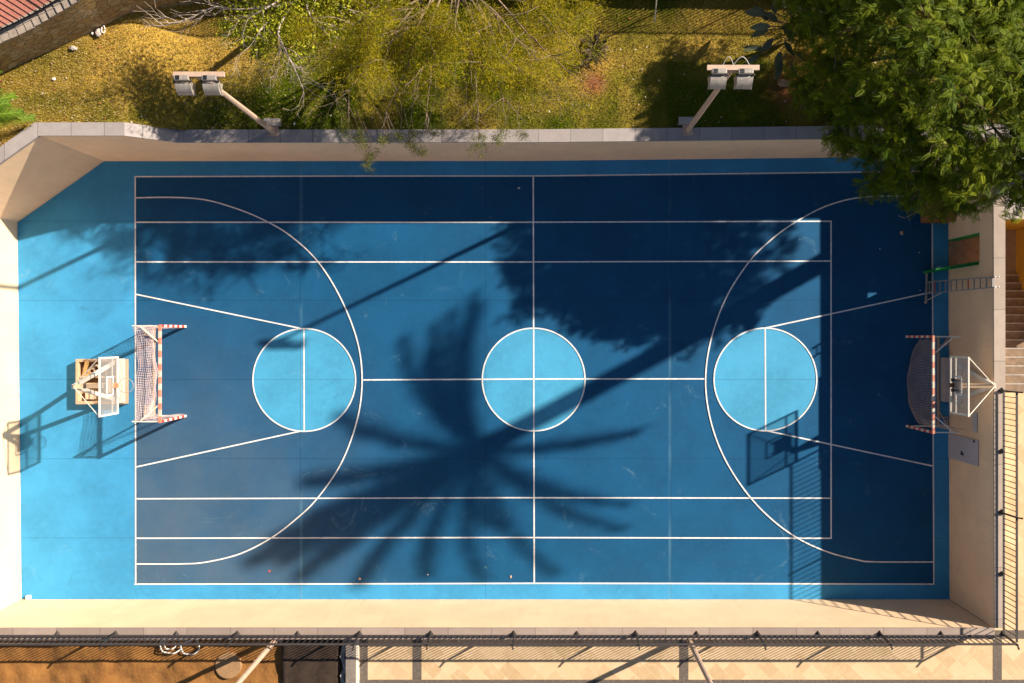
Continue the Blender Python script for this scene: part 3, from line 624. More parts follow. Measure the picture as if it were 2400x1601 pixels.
# ------------------------------------------------------------------ floodlights
def floodlight(label, x, y, zb, zt, face, offs, cables, footing):
    r = thing('floodlight_pole', (x, y, zb), label, 'floodlight', 'floodlight poles standing on the court wall')
    m = MB(); m.box(x - 0.16, x + 0.16, y - 0.16, y + 0.16, zb, zb + 0.02)
    for a in (-0.11, 0.11):
        for c in (-0.11, 0.11): m.cyl((x + a, y + c), 0.022, zb + 0.02, zb + 0.05, 6)
    m.add([(x - 0.14, y - 0.008, zb + 0.02), (x + 0.14, y - 0.008, zb + 0.02), (x, y, zb + 0.3)], [(0, 1, 2)])
    m.build('base_plate', M['polepaint'], r)
    m = MB(); n = 8
    vs = []
    for z, q in ((zb + 0.02, 0.085), (zt, 0.06)): vs += [(x + q * math.cos(math.pi / 8 + k * math.pi / 4), y + q * math.sin(math.pi / 8 + k * math.pi / 4), z) for k in range(8)]
    m.add(vs, [tuple(range(8))[::-1], tuple(range(8, 16))] + [(k, (k + 1) % 8, 8 + (k + 1) % 8, 8 + k) for k in range(8)]); m.build('pole', M['polepaint'], r)
    ym = y; m = MB(); m.box(x - 0.62, x + 0.62, ym - 0.06, ym + 0.06, zt, zt + 0.07); m.box(x - 0.09, x + 0.09, ym - 0.075, ym + 0.075, zt - 0.12, zt - 0.001)
    m.build('crossarm', M['polepaint'], r)
    s = face
    for o in offs:
        cx = x + o; hw = 0.19
        m = MB(); prof = []
        for k in range(9):   # curved reflector shell seen from above, opening towards the court
            a = math.radians(10 + 75 * k / 8); prof.append((ym + s * (0.13 + 0.30 * math.sin(a)), zt - 0.27 + 0.26 * math.cos(a)))
        v = []; nn = len(prof)
        for sx in (-hw, hw): v += [(cx + sx, p[0], p[1]) for p in prof]
        f = [(k, k + 1, nn + k + 1, nn + k) for k in range(nn - 1)]
        for sx, b0 in ((-hw, 0), (hw, nn)):
            v.append((cx + sx, ym + s * 0.12, zt - 0.36)); f.append(tuple([b0 + k for k in range(nn)] + [len(v) - 1]))
        m.add(v, f); hs = m.build('lamp_housing', M['galv'], r)
        sm = hs.modifiers.new("thick", 'SOLIDIFY'); sm.thickness = 0.012
        MB().box(cx - hw + 0.01, cx + hw - 0.01, min(ym + s * 0.02, ym + s * 0.15), max(ym + s * 0.02, ym + s * 0.15), zt - 0.10, zt + 0.02 + 0.06).build('ballast_box', M['dgalv'], r, bevel=0.02)
        MB().box(cx - 0.13, cx - 0.04, min(ym + s * 0.035, ym + s * 0.13), max(ym + s * 0.035, ym + s * 0.13), zt + 0.081, zt + 0.092).build('cover', M['black'], r)
        for sx in (-hw - 0.012, hw + 0.012): MB().bar((cx + sx, ym + s * 0.14, zt - 0.05), (cx + sx, ym + s * 0.42, zt - 0.30), 0.02, 0.05).build('yoke_arm', M['galv'], r)
        MB().box(cx - hw + 0.015, cx + hw - 0.015, min(ym + s * 0.14, ym + s * 0.40), max(ym + s * 0.14, ym + s * 0.40), zt - 0.365, zt - 0.355).build('lens', M['glass'], r)
        for sx in (-hw - 0.012, hw + 0.012): MB().ball((cx + sx, ym + s * 0.16, zt + 0.0), 0.03, 8, 5).build('knob', M['black'], r)
        if cables:
            m = MB(); m.tube([(x + (cx + 0.08 - x) * i / 14, ym - s * (0.06 + 0.16 * math.sin(math.pi * i / 14)), zt + 0.06 + 0.10 * math.sin(math.pi * i / 14)) for i in range(15)], 0.010, 6); m.build('cable', M['cable'], r)
    if footing: MB().box(x - 0.26 - 0.02, x + 0.22, y + s * -0.17 if s > 0 else y + 0.165, y + 0.40, zb - 0.2, zb + 0.06).build('footing', M['concrete'], r)
    return r
p1 = (P(640, 0, 3.07).x, P(0, 308, 3.07).y); p2 = (P(1612, 0, 3.07).x, P(0, 305, 3.07).y)
floodlight('twin lamp floodlight on the grass side wall near the rubble wall', p1[0], p1[1], ZC + 0.001, 9.0, -1, (-0.42, 0.25), False, True)
floodlight('twin lamp floodlight with looped cables on the grass side wall near the dense tree', p2[0], p2[1], ZC + 0.001, 9.4, -1, (-0.33, 0.30), True, True)
floodlight('pale floodlight pole behind the long railing above the bare soil', -8.25, -9.56, ZP, 9.0, 1, (-0.42, 0.25), False, False)
floodlight('pale floodlight pole behind the long railing above the stone paving', 4.72, -9.56, ZP, 9.3, 1, (-0.33, 0.30), False, False)

# ------------------------------------------------------------------ goals
def goal(label, xf, yc, s, netfun, netm):
    "s: direction of the rear of the goal along x"
    r = thing('goal', (xf, yc, 0), label, 'goal', 'small striped goals at the two ends of the court')
    hw = 1.54; ht = 2.04; W_ = 0.08
    def striped(a, b, n, name, up=(0, 0, 1), ms=None):
        m = MB(); a = Vector(a); b = Vector(b)
        for k in range(n):
            m.cur = k % 2; m.bar(a.lerp(b, k / n), a.lerp(b, (k + 1) / n), W_, W_, up)
        return m.build(name, ms or [M['redp'], M['white']], r)
    for sy in (-1, 1): striped((xf, yc + sy * hw, ht - 0.04), (xf, yc + sy * hw, 0.0), 10, 'post', (1, 0, 0))
    striped((xf, yc - hw - 0.04, ht), (xf, yc + hw + 0.04, ht), 15, 'crossbar', (0, 0, 1), [M['redfade'], M['whitefade']])
    for sy in (-1, 1):
        y = yc + sy * hw
        MB().bar((xf + s * 0.04, y, ht), (xf + s * 0.90, y, ht), 0.035).build('top_bar', M['white'], r)
        MB().bar((xf + s * 0.90, y, ht - 0.01), (xf + s * 1.12, y, 0.05), 0.03).build('back_strut', M['cream'], r)
        MB().bar((xf + s * 0.04, y, 0.03), (xf + s * 1.40, y, 0.03), 0.05).build('ground_bar', M['white'], r)
        MB().bar((xf + s * 0.05, y - sy * 0.52, ht), (xf + s * 0.62, y - sy * 0.03, ht), 0.04).build('corner_brace', M['white'], r)
        m = MB(); q = y - sy * 0.30
        m.bar((xf + s * 1.02, q, 0.035), (xf + s * 1.40, q, 0.035), 0.035); m.bar((xf + s * 1.38, q, 0.035), (xf + s * 1.38, y - sy * 0.03, 0.035), 0.035); m.bar((xf + s * 1.08, q - sy * 0.2, 0.06), (xf + s * 1.38, y - sy * 0.03, 0.06), 0.03)
        m.build('corner_frame', M['cream'], r)
    MB().bar((xf + s * 1.06, yc - hw, 0.035), (xf + s * 1.06, yc + hw, 0.035), 0.07, 0.05).build('rear_ground_bar', M['cream'], r)
    m = MB()
    for poly in netfun(xf, yc, s, hw, ht): m.tube(poly, 0.0052, 3)
    m.build('net', netm, r)
    return r
def grid_lines(fn, nu, nv):
    out = []
    for i in range(nu + 1): out.append([fn(i / nu, j / nv) for j in range(nv + 1)])
    for j in range(nv + 1): out.append([fn(i / nu, j / nv) for i in range(nu + 1)])
    return out
def net_tight(xf, yc, s, hw, ht):
    def back(u, v):
        y = yc - hw + 2 * hw * u; sag = 0.10 * math.sin(math.pi * u)
        wob = 0.03 * math.sin(9 * u + 5 * v) + 0.02 * math.sin(23 * u + 3 * v)
        if v < 0.32: q = v / 0.32; x = xf + s * (0.05 + 0.80 * q); z = ht - sag * 2.2 * math.sin(math.pi * q * 0.7) - 0.03
        else: q = (v - 0.32) / 0.68; x = xf + s * (0.85 + 0.0 * q - 0.32 * math.sin(math.pi * min(1, q * 1.1)) * math.sin(math.pi * u) ** 0.5 + 0.18 * q); z = (ht - 0.03 - sag * 1.8) * (1 - q) + 0.02
        return (x + wob, y + 0.02 * math.sin(17 * v + 6 * u), max(0.02, z))
    def side(sy):
        def f(u, v): return (xf + s * (0.05 + (0.82 + 0.2 * v) * u), yc + sy * (hw - 0.03 + 0.04 * math.sin(7 * u + 4 * v)), max(0.02, (ht - 0.03) * (1 - v)))
        return f
    return grid_lines(back, 40, 36) + grid_lines(side(1), 9, 20) + grid_lines(side(-1), 9, 20)
def net_loose(xf, yc, s, hw, ht):
    def fr(u, v):
        y = yc - hw * 0.93 + 1.86 * hw * u; skew = math.sin(math.pi * min(1, max(0, u * 1.02))) ** 0.6
        x = xf + s * (0.42 - 0.42 * skew * v - 0.38 * (1 - v)); z = (ht - 0.04) * (1 - v) ** 1.2 + 0.03 
        return (x + 0.015 * math.sin(20 * u + 6 * v), y + 0.02 * math.sin(13 * v + 3 * u) - 0.12 * v * math.sin(math.pi * u), z)
    def side(sy):
        def f(u, v): return (xf + s * (0.35 + 0.75 * u), yc + sy * (hw - 0.05 - 0.25 * (1 - u) * v) + 0.03 * math.sin(8 * u + 5 * v), (ht - 0.2) * (1 - v) * (0.5 + 0.5 * u) + 0.03)
        return f
    return grid_lines(fr, 34, 26) + grid_lines(side(-1), 8, 16)
goal('red and white striped goal with purple net beside the tray based hoop', -12.17, -1.235, -1, net_tight, M['net'])
goal('red and white striped goal with loose grey net by the shaded wall', 12.70, -1.585, 1, net_loose, M['netg'])

# ------------------------------------------------------------------ basketball hoops
def hoop(label, xb, yc, s, ring, tray):
    r = thing('basketball_hoop', (xb + s * 1.3, yc, 0), label, 'basketball hoop', 'basketball hoops at the two ends of the court')
    z0, z1, hw = 2.75, 3.95, 0.90; e = 0.055
    bb = MB()
    bb.box(xb - 0.02, xb + 0.02, yc - hw, yc + hw, z1 - e, z1); bb.box(xb - 0.02, xb + 0.02, yc - hw, yc + hw, z0, z0 + e)
    for q in (-hw, hw - e): bb.box(xb - 0.0198, xb + 0.0198, yc + q, yc + q + e, z0 + e, z1 - e)
    xr = xb + s * 0.035
    bb.box(xr - 0.012, xr + 0.012, yc - hw + 0.02, yc + hw - 0.02, 3.03, 3.07)
    bf = bb.build('backboard', M['white'], r)
    MB().box(xb - 0.004, xb + 0.004, yc - hw + e, yc + hw - e, z0 + e, z1 - e).build('acrylic_panel', M['glass'], bf)
    xt = xb - s * 0.008; tq = MB(); t_ = 0.05
    for a in (3.06, 3.46): tq.box(xt - 0.002, xt + 0.002, yc - 0.30, yc + 0.30, a, a + t_)
    for q in (-0.30, 0.25): tq.box(xt - 0.0019, xt + 0.0019, yc + q, yc + q + t_, 3.06 + t_, 3.46)
    tq.build('target_square', M['line'], bf)
    tip = Vector((xb + s * 1.0, yc, 3.5))
    m = MB(); m.bar(tip, (xb + s * 0.06, yc, 3.18), 0.13, 0.10); m.box(min(xb + s * 0.045, xb + s * 0.09), max(xb + s * 0.045, xb + s * 0.09), yc - 0.22, yc + 0.22, 2.95, 3.35); m.build('arm', M['cream'], r)
    for sy in (-1, 1):
        ft = Vector((xb + s * 1.32, yc + sy * 0.62, 0.3)) if tray else Vector((xb + s * 1.20, yc + sy * 0.55, 0.9))
        MB().bar(tip, ft, 0.12, 0.09, (1, 0, 0)).build('leg', M['white'], r)
        MB().tube([tip + Vector((0, 0, 0.02)), (xb + s * 0.02, yc + sy * (hw - 0.03), z1 - 0.03)], 0.014, 6).build('stay_rod', M['white'], r)
    rb = MB().bar((xb - s * 0.02, yc, 3.03), (xb - s * 0.16, yc, 3.05), 0.13, 0.04)
    rb.box(min(xb - s * 0.006, xb - s * 0.022), max(xb - s * 0.006, xb - s * 0.022), yc - 0.08, yc + 0.08, 2.93, 3.10)
    ro = rb.build('rim_bracket', M['orange'] if tray else mat('rusty_bracket', (0.28, 0.13, 0.06), 0.6, 0.3, 8), r)
    if ring:
        c = (xb - s * 0.385, yc); MB().tube([(c[0] + 0.228 * math.cos(2 * math.pi * k / 40), c[1] + 0.228 * math.sin(2 * math.pi * k / 40), 3.05) for k in range(40)], 0.011, 6, True).build('rim', M['rim'], ro)
    else:
        for q in (-0.16, 0.16):
            m = MB(); m.box(xb - 0.05, xb - 0.021, yc + q - 0.05, yc + q + 0.05, 2.9, 3.08); m.bar((xb - 0.036, yc + q, 3.06), (xb + 0.05, yc + q, 3.42), 0.035); m.build('mounting_clamp', M['black'], r)
    if tray:
        xa, xz = xb + s * 0.93, xb + s * 2.60; x_lo, x_hi = min(xa, xz), max(xa, xz); y0, y1 = yc - 0.79, yc + 0.75; w_ = 0.10
        m = MB(); m.box(x_lo, x_hi, y0, y0 + w_, 0.02, 0.34); m.box(x_lo, x_hi, y1 - w_, y1, 0.02, 0.34); m.box(x_lo, x_lo + w_, y0 + w_, y1 - w_, 0.02, 0.3398); m.box(x_hi - w_, x_hi, y0 + w_, y1 - w_, 0.02, 0.3398)
        for k in (-0.1, 0.14): m.box(x_lo + w_, x_hi - w_, yc + k - 0.035, yc + k + 0.035, 0.2, 0.33)
        m.build('base_tray', M['cream'], r, bevel=0.008)
        MB().box(x_lo + w_ + 0.002, x_hi - w_ - 0.002, y0 + w_ + 0.002, y1 - w_ - 0.002, 0.05, 0.09).build('tray_floor', M['ply'], r)
        MB().box(x_hi - 0.26, x_hi + 0.03, y0 + 0.04, y1 + 0.02, 0.345, 0.40).build('front_pad', M['white'], r, bevel=0.015)
        for q in (y0 + 0.15, y1 - 0.15): MB().cyl((x_lo + 0.15, q), 0.05, 0.0, 0.02, 12).build('foot', M['black'], r)
    else:
        MB().box(13.84, XE - 0.022, yc - 0.72, yc + 0.78, 0.0, 0.35).build('wall_base', mat('grey_white_base', (0.5, 0.45, 0.42), 0.7, 0.15, 5), r, bevel=0.01)
        m = MB(); m.box(14.02, XE - 0.022, yc - 0.75, yc + 0.75, 0.86, 0.98); m.build('wall_bracket', M['white'], r)
    return r
hoop('basketball hoop on a ballast tray with clear backboard and ring, left end', -13.18, -1.56, -1, True, True)
hoop('basketball hoop without a ring fixed at the shaded wall', 12.91, -1.547, 1, False, False)
# ballast lying in the tray
def loose(name, mb, m, label, cat, group=None, bevel=0): return mb.build(name, m, tag_=dict(label=label, category=cat, group=group), origin=mb.v[0], bevel=bevel)
z_t = 0.16
def pt(zx, zy): return P(160 + zx / 8.25, 810 + zy / 8.25, 0.3)
a, b_ = pt(390, 300), pt(270, 590)
loose('wooden_plank', MB().bar((a.x, a.y, 0.38), (b_.x, b_.y, 0.20), 0.12, 0.05), M['plank'], 'yellow pine plank leaning over the tray edge of the hoop base', 'plank')
a, b_ = pt(300, 640), pt(430, 520)
loose('wooden_plank', MB().bar((a.x, a.y, 0.24), (b_.x, b_.y, 0.28), 0.13, 0.06), M['plank'], 'short notched wooden plank beside the hollow block in the hoop tray', 'plank')
def hollow(cx, cy, rot, z=0.09, L=0.38, Wd=0.19, hh=0.18):
    m = MB(); R = Matrix.Rotation(rot, 3, 'Z')
    def q(x0, x1, y0, y1):
        c = R @ Vector(((x0 + x1) / 2, (y0 + y1) / 2, 0)); m.obox((cx + c.x, cy + c.y, z + hh / 2), (x1 - x0, y1 - y0, hh), (0, 0, rot))
    q(-L / 2, L / 2, -Wd / 2, -Wd / 2 + 0.03); q(-L / 2, L / 2, Wd / 2 - 0.03, Wd / 2)
    for x in (-L / 2, -0.015, L / 2 - 0.03): q(x, x + 0.03, -Wd / 2 + 0.03, Wd / 2 - 0.03)
    return m
p = pt(490, 470); loose('concrete_block', hollow(p.x, p.y, math.radians(38), 0.12), M['block'], 'tilted hollow concrete block beside the upper leg of the tray based hoop', 'block')
p = pt(352, 968); loose('concrete_block', MB().obox((p.x, p.y, 0.17), (0.15, 0.27, 0.16), (0, 0, 0.03)), M['block'], 'solid block in the hoop tray, nearer the tray rear', 'block', bevel=0.01)
p = pt(447, 975); loose('concrete_block', MB().obox((p.x, p.y, 0.19), (0.14, 0.24, 0.2), (0, 0, -0.03)), M['block'], 'solid block in the hoop tray, right beside the backboard frame', 'block', bevel=0.01)

# ------------------------------------------------------------------ ladder, door panel, plaque, crate, bits
ld = thing('ladder', (13.4, 1.6, 0), 'aluminium ladder leaning on the shaded wall beside the gate', 'ladder')
A0, A1 = P(2170, 661, 0.06), P(2170, 688, 0.06); B0 = Vector((14.10, 1.80, 3.22)); B1 = Vector((14.10, 1.49, 3.22))
A0.x = A1.x = 13.36
for a, c in ((A0, B0), (A1, B1)): MB().bar(a, c, 0.03, 0.07).build('rail', M['alu'], ld)
for k in range(12):
    t = (k + 0.5) / 12; MB().bar(A0.lerp(B0, t), A1.lerp(B1, t), 0.032, 0.028).build('rung', M['redp'] if k in (1, 7) else M['alu'], ld)
MB().bar((13.36, 2.13, 0.05), (13.33, 1.14, 0.05), 0.06, 0.05).build('stabiliser_bar', M['alu'], ld)
for q in ((13.36, 2.13, 0.05), (13.33, 1.14, 0.05)): MB().ball(q, 0.05, 8, 5).build('rubber_foot', M['litterb'], ld)
MB().bar(A1 + Vector((0.25, 0, 0.55)), (13.35, 1.2, 0.08), 0.02).build('stay', M['alu'], ld)
for sy, yy in ((1, 1.80), (0, 1.49)): MB().ball((14.17, yy, 3.24), 0.03, 8, 5).build('end_cap', M['litterw'], ld)
dp = thing('door', (XE, -3.8, 0), 'pale grey flush door set in the shaded wall below the hoop', 'door')
MB().box(XE - 0.035, XE - 0.001 - 0.01, P(0, 1072, 0).y, P(0, 1017, 0).y + 0.02, 0.02, 2.08).build('door_panel', M['doorpanel'], dp)
m = MB(); m.box(XE - 0.075, XE - 0.037, -3.98, -3.94, 0.98, 1.14); m.bar((XE - 0.08, -3.96, 1.06), (XE - 0.08, -3.85, 1.06), 0.03); m.build('handle', M['black'], dp)
m = MB(); m.box(XE - 0.05, XE - 0.036, P(0, 1017, 0).y - 0.08, P(0, 1017, 0).y + 0.0, 1.78, 1.86); m.build('closer', M['black'], dp)
m = MB(); m.box(XE - 0.06, XE - 0.012, -3.12, -2.50, 1.76, 2.0); loose('wall_light', m, mat('pale_plastic', (0.55, 0.52, 0.5), 0.5), 'pale rectangular wall light on the shaded wall above the door', 'wall light', bevel=0.01)
cr = thing('wooden_crate', (13.6, 4.4, 0), 'brown wooden crate in the court corner under the dense tree', 'crate')
m = MB(); m.box(13.17, 14.08, 3.86, 5.3, 0.0, 0.55); m.build('body', M['cratewood'], cr, bevel=0.01)
m = MB(); m.box(13.14, 14.09, 3.83, 5.33, 0.552, 0.60); m.build('lid', mat('lid_wood', (0.32, 0.15, 0.045), 0.6, 0.2, 4), cr, bevel=0.01)
p = P(69, 1399); loose('white_box', MB().box(p.x - 0.07, p.x + 0.07, p.y - 0.07, p.y + 0.07, 0, 0.12), M['litterw'], 'small white box on the light blue floor in the sunlit corner', 'box', bevel=0.008)
MB().cyl(P(1138, 1329.5), 0.05, 0.004, 0.009, 16).build('floor_cap', mat('cap_paint', (0.04, 0.12, 0.18), 0.6), tag_=dict(label='small round cap set in the dark blue floor near the bottom line', category='floor cap'))
# soil side
pc = P(535, 1560, ZP)
c1 = MB().cyl(pc, 0.42, ZP - 0.1, ZP + 0.035, 32, 0.41); loose('manhole_cover', c1, M['pconc'], 'round pale concrete cover in the bare soil', 'manhole cover', bevel=0.015)
def coil(px, py, rx, ry, z, a0, a1, n=28): return [(P(px, py, z).x + rx * math.cos(a0 + (a1 - a0) * i / n), P(px, py, z).y + ry * math.sin(a0 + (a1 - a0) * i / n), z + 0.03 * math.sin(i * 0.9)) for i in range(n + 1)]
h = MB(); h.tube(coil(445, 1515, 0.30, 0.26, 2.50, 2.6, 7.4) + coil(400, 1513, 0.34, 0.25, 2.52, 0.2, -4.4), 0.022, 8); h.tube(coil(398, 1510, 0.19, 0.16, 2.56, 0.4, -4.2), 0.020, 8)
h.build('hose', M['hose'], smooth=True, origin=(P(420, 1515, 2.5)), tag_=dict(label='coiled white hose hanging below the long railing over the soil', category='hose'))
x0, x1 = P(662, 0, ZP).x, P(798, 0, ZP).x
m = MB(); nx = 14; ny = 16
vs = [(x0 + (x1 - x0) * i / nx + (0.05 * math.sin(j * 1.3) if i == nx else 0), YS - 0.36 - 2.6 * j / ny, ZP + 0.07 + 0.02 * math.sin(i * 1.1 + j * 0.3) + 0.012 * math.sin(i * 3.1 - j)) for j in range(ny + 1) for i in range(nx + 1)]
m.add(vs, [(j * (nx + 1) + i, (j + 1) * (nx + 1) + i, (j + 1) * (nx + 1) + i + 1, j * (nx + 1) + i + 1) for j in range(ny) for i in range(nx)])
o = m.build('ground_sheet', M['darksoil'], smooth=True, origin=vs[0], tag_=dict(label='dark brown ground sheet laid on the soil behind the railing', category='ground sheet')); o.modifiers.new('t', 'SOLIDIFY').thickness = 0.012
lw = thing('low_wall', (P(822, 0, 2.7).x, -10, ZP), 'low grey kerb wall between the bare soil and the paving', 'wall')
MB().box(P(811, 0, 2.62).x, P(833, 0, 2.62).x, -14, YS - 0.36, 2.2, 2.66).build('wall_body', mat('kerb_concrete', (0.22, 0.18, 0.155), 0.9, 0.2, 5, 0.4, 40), lw); MB().box(P(834, 0, 2.62).x, P(839, 0, 2.6).x, -14, YS - 0.5, 2.2, 2.58).build('white_edge', M['white'], lw)
m = MB(); pts = []
for j in range(12):
    y = YS - 0.45 - 0.2 * j; x = P(802, 0, ZP).x + 0.05 * math.sin(j * 1.7); pts.append((x, y, ZP + 0.10 + 0.05 * math.sin(j * 2.3)))
for j in range(11): m.add([pts[j], pts[j + 1], (pts[j + 1][0] + 0.13, pts[j + 1][1], 2.5), (pts[j][0] + 0.13, pts[j][1], 2.5)], [(0, 1, 2, 3)])
o = m.build('plastic_lining', mat('grey_plastic_lining', (0.30, 0.27, 0.25), 0.4, 0.3, 9), origin=pts[0], tag_=dict(label='torn grey plastic lining along the low kerb wall', category='lining')); o.modifiers.new('t', 'SOLIDIFY').thickness = 0.01

# rocks and litter
def blob(px, py, z, r, sq, name, m, label, cat):
    p = P(px, py, z); mb = MB(); mb.ball((p.x, p.y, p.z + r * sq[2] * 0.6), r, 9, 6, sq, 0.22); mb.build(name, m, tag_=dict(label=label, category=cat), origin=(p.x, p.y, p.z))
zl = float(zg(-14))
blob(173, 114, zl, 0.10, (1.2, 0.8, 0.6), 'rock', M['rock'], 'pale angular rock on the shaded grass, nearest the sunlit lawn', 'rock')
blob(232, 78, zl, 0.11, (0.9, 1.1, 0.6), 'rock', M['rock'], 'brown grey rubble piece at the foot of the rubble wall, beside the white plastic loop', 'rock')
blob(217, 79, zl, 0.04, (1, 1, 0.8), 'rock', M['litterw'], 'small white stone between the two larger rocks below the rubble wall', 'rock')
blob(1836, 196, 3.0, 0.13, (1.7, 1.0, 0.6), 'rock', mat('reddish_rock', (0.36, 0.22, 0.14), 0.9, 0.3, 8, 0.5, 14), 'reddish brown rock on the shaded lawn beside the paddle leaved plant', 'rock')
hp = MB(); c = P(242, 68, zl + 0.06); hp.tube([(c.x + 0.05 * math.cos(t), c.y + 0.11 * math.sin(t), c.z + 0.02 * math.sin(2 * t)) for t in np.linspace(0, 2 * math.pi, 16, endpoint=False)], 0.018, 6, True)
hp.build('plastic_loop', M['litterw'], origin=c, tag_=dict(label='white plastic loop lying at the foot of the rubble wall', category='litter'))
def scrap(px, py, z, size, m, label, elong=1.0, name='litter', cat='litter'):
    p = P(px, py, z); mb = MB(); n = 7; a0 = random.uniform(0, 6); ring = [(p.x + size * elong * random.uniform(0.6, 1) * math.cos(a0 + 2 * math.pi * k / n), p.y + size * random.uniform(0.6, 1) * math.sin(a0 + 2 * math.pi * k / n), p.z + 0.006 + random.uniform(0, size * 0.35)) for k in range(n)]
    mb.add([(p.x, p.y, p.z + size * 0.5)] + ring + [(p.x, p.y, p.z + 0.004)], [(0, 1 + k, 1 + (k + 1) % n) for k in range(n)] + [(n + 1, 1 + (k + 1) % n, 1 + k) for k in range(n)])
    mb.build(name, m, origin=p, tag_=dict(label=label, category=cat))
scrap(1216, 441, 0.004, 0.05, M['litterw'], 'white scrap on the shaded dark blue floor left of the halfway line')
scrap(632, 1338.5, 0.004, 0.05, M['litterr'], 'small red scrap on the dark blue floor inside the bottom line')
scrap(1197, 1352, 0.004, 0.07, M['litterb'], 'curled pale scrap beside the foot of the halfway line', 0.6)
scrap(843.5, 1356.5, 0.004, 0.06, M['litterb'], 'crumpled pale scrap near the bottom line in the palm shadow')
scrap(2113, 546, 0.03, 0.09, M['litterb'], 'pale pink dry leaf on the shaded floor below the dense tree', 1.0, 'dry_leaf', 'leaf')
scrap(1003, 1346.5, 0.004, 0.03, M['litterw'], 'tiny white scrap near the bottom line between palm frond shadows')
scrap(2062, 583, 0.004, 0.028, M['litterw'], 'tiny white scrap on the shaded floor, furthest from the gate')
scrap(2154, 592, 0.004, 0.03, M['litterw'], 'tiny white scrap on the shaded floor in front of the gate opening')
scrap(2156, 681, 0.004, 0.03, M['litterw'], 'tiny white scrap beside the ladder foot and the angled line')
scrap(690, 290, 3.03, 0.07, M['litterw'], 'white scrap on the grass beside the pole footing', 0.5)
scrap(127, 185, zl + 0.03, 0.06, M['litterw'], 'white scrap on the sunlit yellow lawn beside the palm', 1.3)
scrap(732, 107, 3.2, 0.05, mat('pink_litter', (0.75, 0.2, 0.25), 0.6), 'pink ribbon scrap under the bare branched tree')
tw = MB(); a = P(2128, 507); tw.tube([a, P(2141, 500) + Vector((0, 0, 0.05)), P(2152, 496) + Vector((0, 0, 0.08))], 0.014, 5); tw.tube([P(2128, 507), P(2118, 512) + Vector((0, 0, 0.04)), P(2105, 505)], 0.010, 5); tw.tube([P(2128, 507), P(2132, 518)], 0.010, 5)
tw.build('twig', M['barkw'], origin=a, tag_=dict(label='pale forked twig on the shaded floor under the dense tree', category='twig'))
sk = MB(); a = P(1534, 52, 3.0); sk.tube([a, P(1536, 30, 3.4), P(1538, 6, 4.0), P(1540, -20, 4.6)], 0.018, 6)
sk.build('stake', mat('pale_stake', (0.6, 0.56, 0.5), 0.7), origin=a, tag_=dict(label='thin white stake standing in the striped shade on the lawn', category='stake'))

# ------------------------------------------------------------------ plants
def rodr(d):
    d = np.asarray(d, float); return d / (np.linalg.norm(d, axis=-1, keepdims=True) + 1e-9)
def strips(P0, D, U, L, Wd, segs, droop, tint, name, m, parent, shape='leaf', nleaf=0):
    "many simple leaves: ribbons that start at P0, run along D, with side vector U x D"
    n = len(P0); t = np.linspace(0, 1, segs + 1); S = rodr(np.cross(D, U))
    wprof = {'leaf': np.sin(np.pi * np.clip(t * 0.9 + 0.08, 0, 1)) ** 0.8, 'spike': (1 - t) ** 0.7, 'grass': 1 - t ** 2}[shape]
    C = P0[:, None, :] + D[:, None, :] * (L[:, None, None] * t[None, :, None]); C[:, :, 2] -= droop[:, None] * (t[None, :] ** 2) * L[:, None]
    off = S[:, None, :] * (Wd[:, None, None] * wprof[None, :, None]); A = C - off; B = C + off
    V = np.stack([A, B], 2).reshape(n, -1, 3); k = 2 * (segs + 1); base = (np.arange(n) * k)[:, None, None]
    q = np.array([[2 * i, 2 * i + 1, 2 * i + 3, 2 * i + 2] for i in range(segs)])[None]
    return array_mesh(name, V.reshape(-1, 3), (base + q).reshape(-1, 4), np.repeat(tint, k, 0), m, parent)

def branches(rng, root, dir0, L, r0, depth, segs, spread, mb, tips, up=0.05, wig=0.25, nb=(2, 4), rmin=0.004):
    if Vector(root).y < 6.2: return
    p = Vector(root); d = Vector(dir0).normalized(); pts = [p.copy()]; rs = [r0]
    for i in range(segs):
        if p.y < 5.9: break
        d = (d + Vector((rng.uniform(-wig, wig), rng.uniform(-wig, wig), rng.uniform(-wig, wig) * 0.7 + up))).normalized(); p = p + d * (L / segs); pts.append(p.copy()); rs.append(max(rmin, r0 * (1 - 0.6 * (i + 1) / segs)))
        if depth <= 1: tips.append((p.copy(), d.copy()))
        if depth > 0 and i >= 1 or (depth > 0 and i == segs - 1):
            for _ in range(rng.randint(*nb) if i == segs - 1 else rng.randint(0, nb[0])):
                a = Vector((rng.gauss(0, 1), rng.gauss(0, 1), rng.gauss(0, 0.5))); a = (a - d * a.dot(d)).normalized()
                nd = (d + a * rng.uniform(spread * 0.6, spread * 1.3)).normalized()
                branches(rng, p, nd, L * rng.uniform(0.45, 0.72), max(rmin, rs[-1] * 0.62), depth - 1, max(3, segs - 1), spread, mb, tips, up, wig, nb, rmin)
    mb.tube(pts, rs, 5 if r0 > 0.02 else 3)

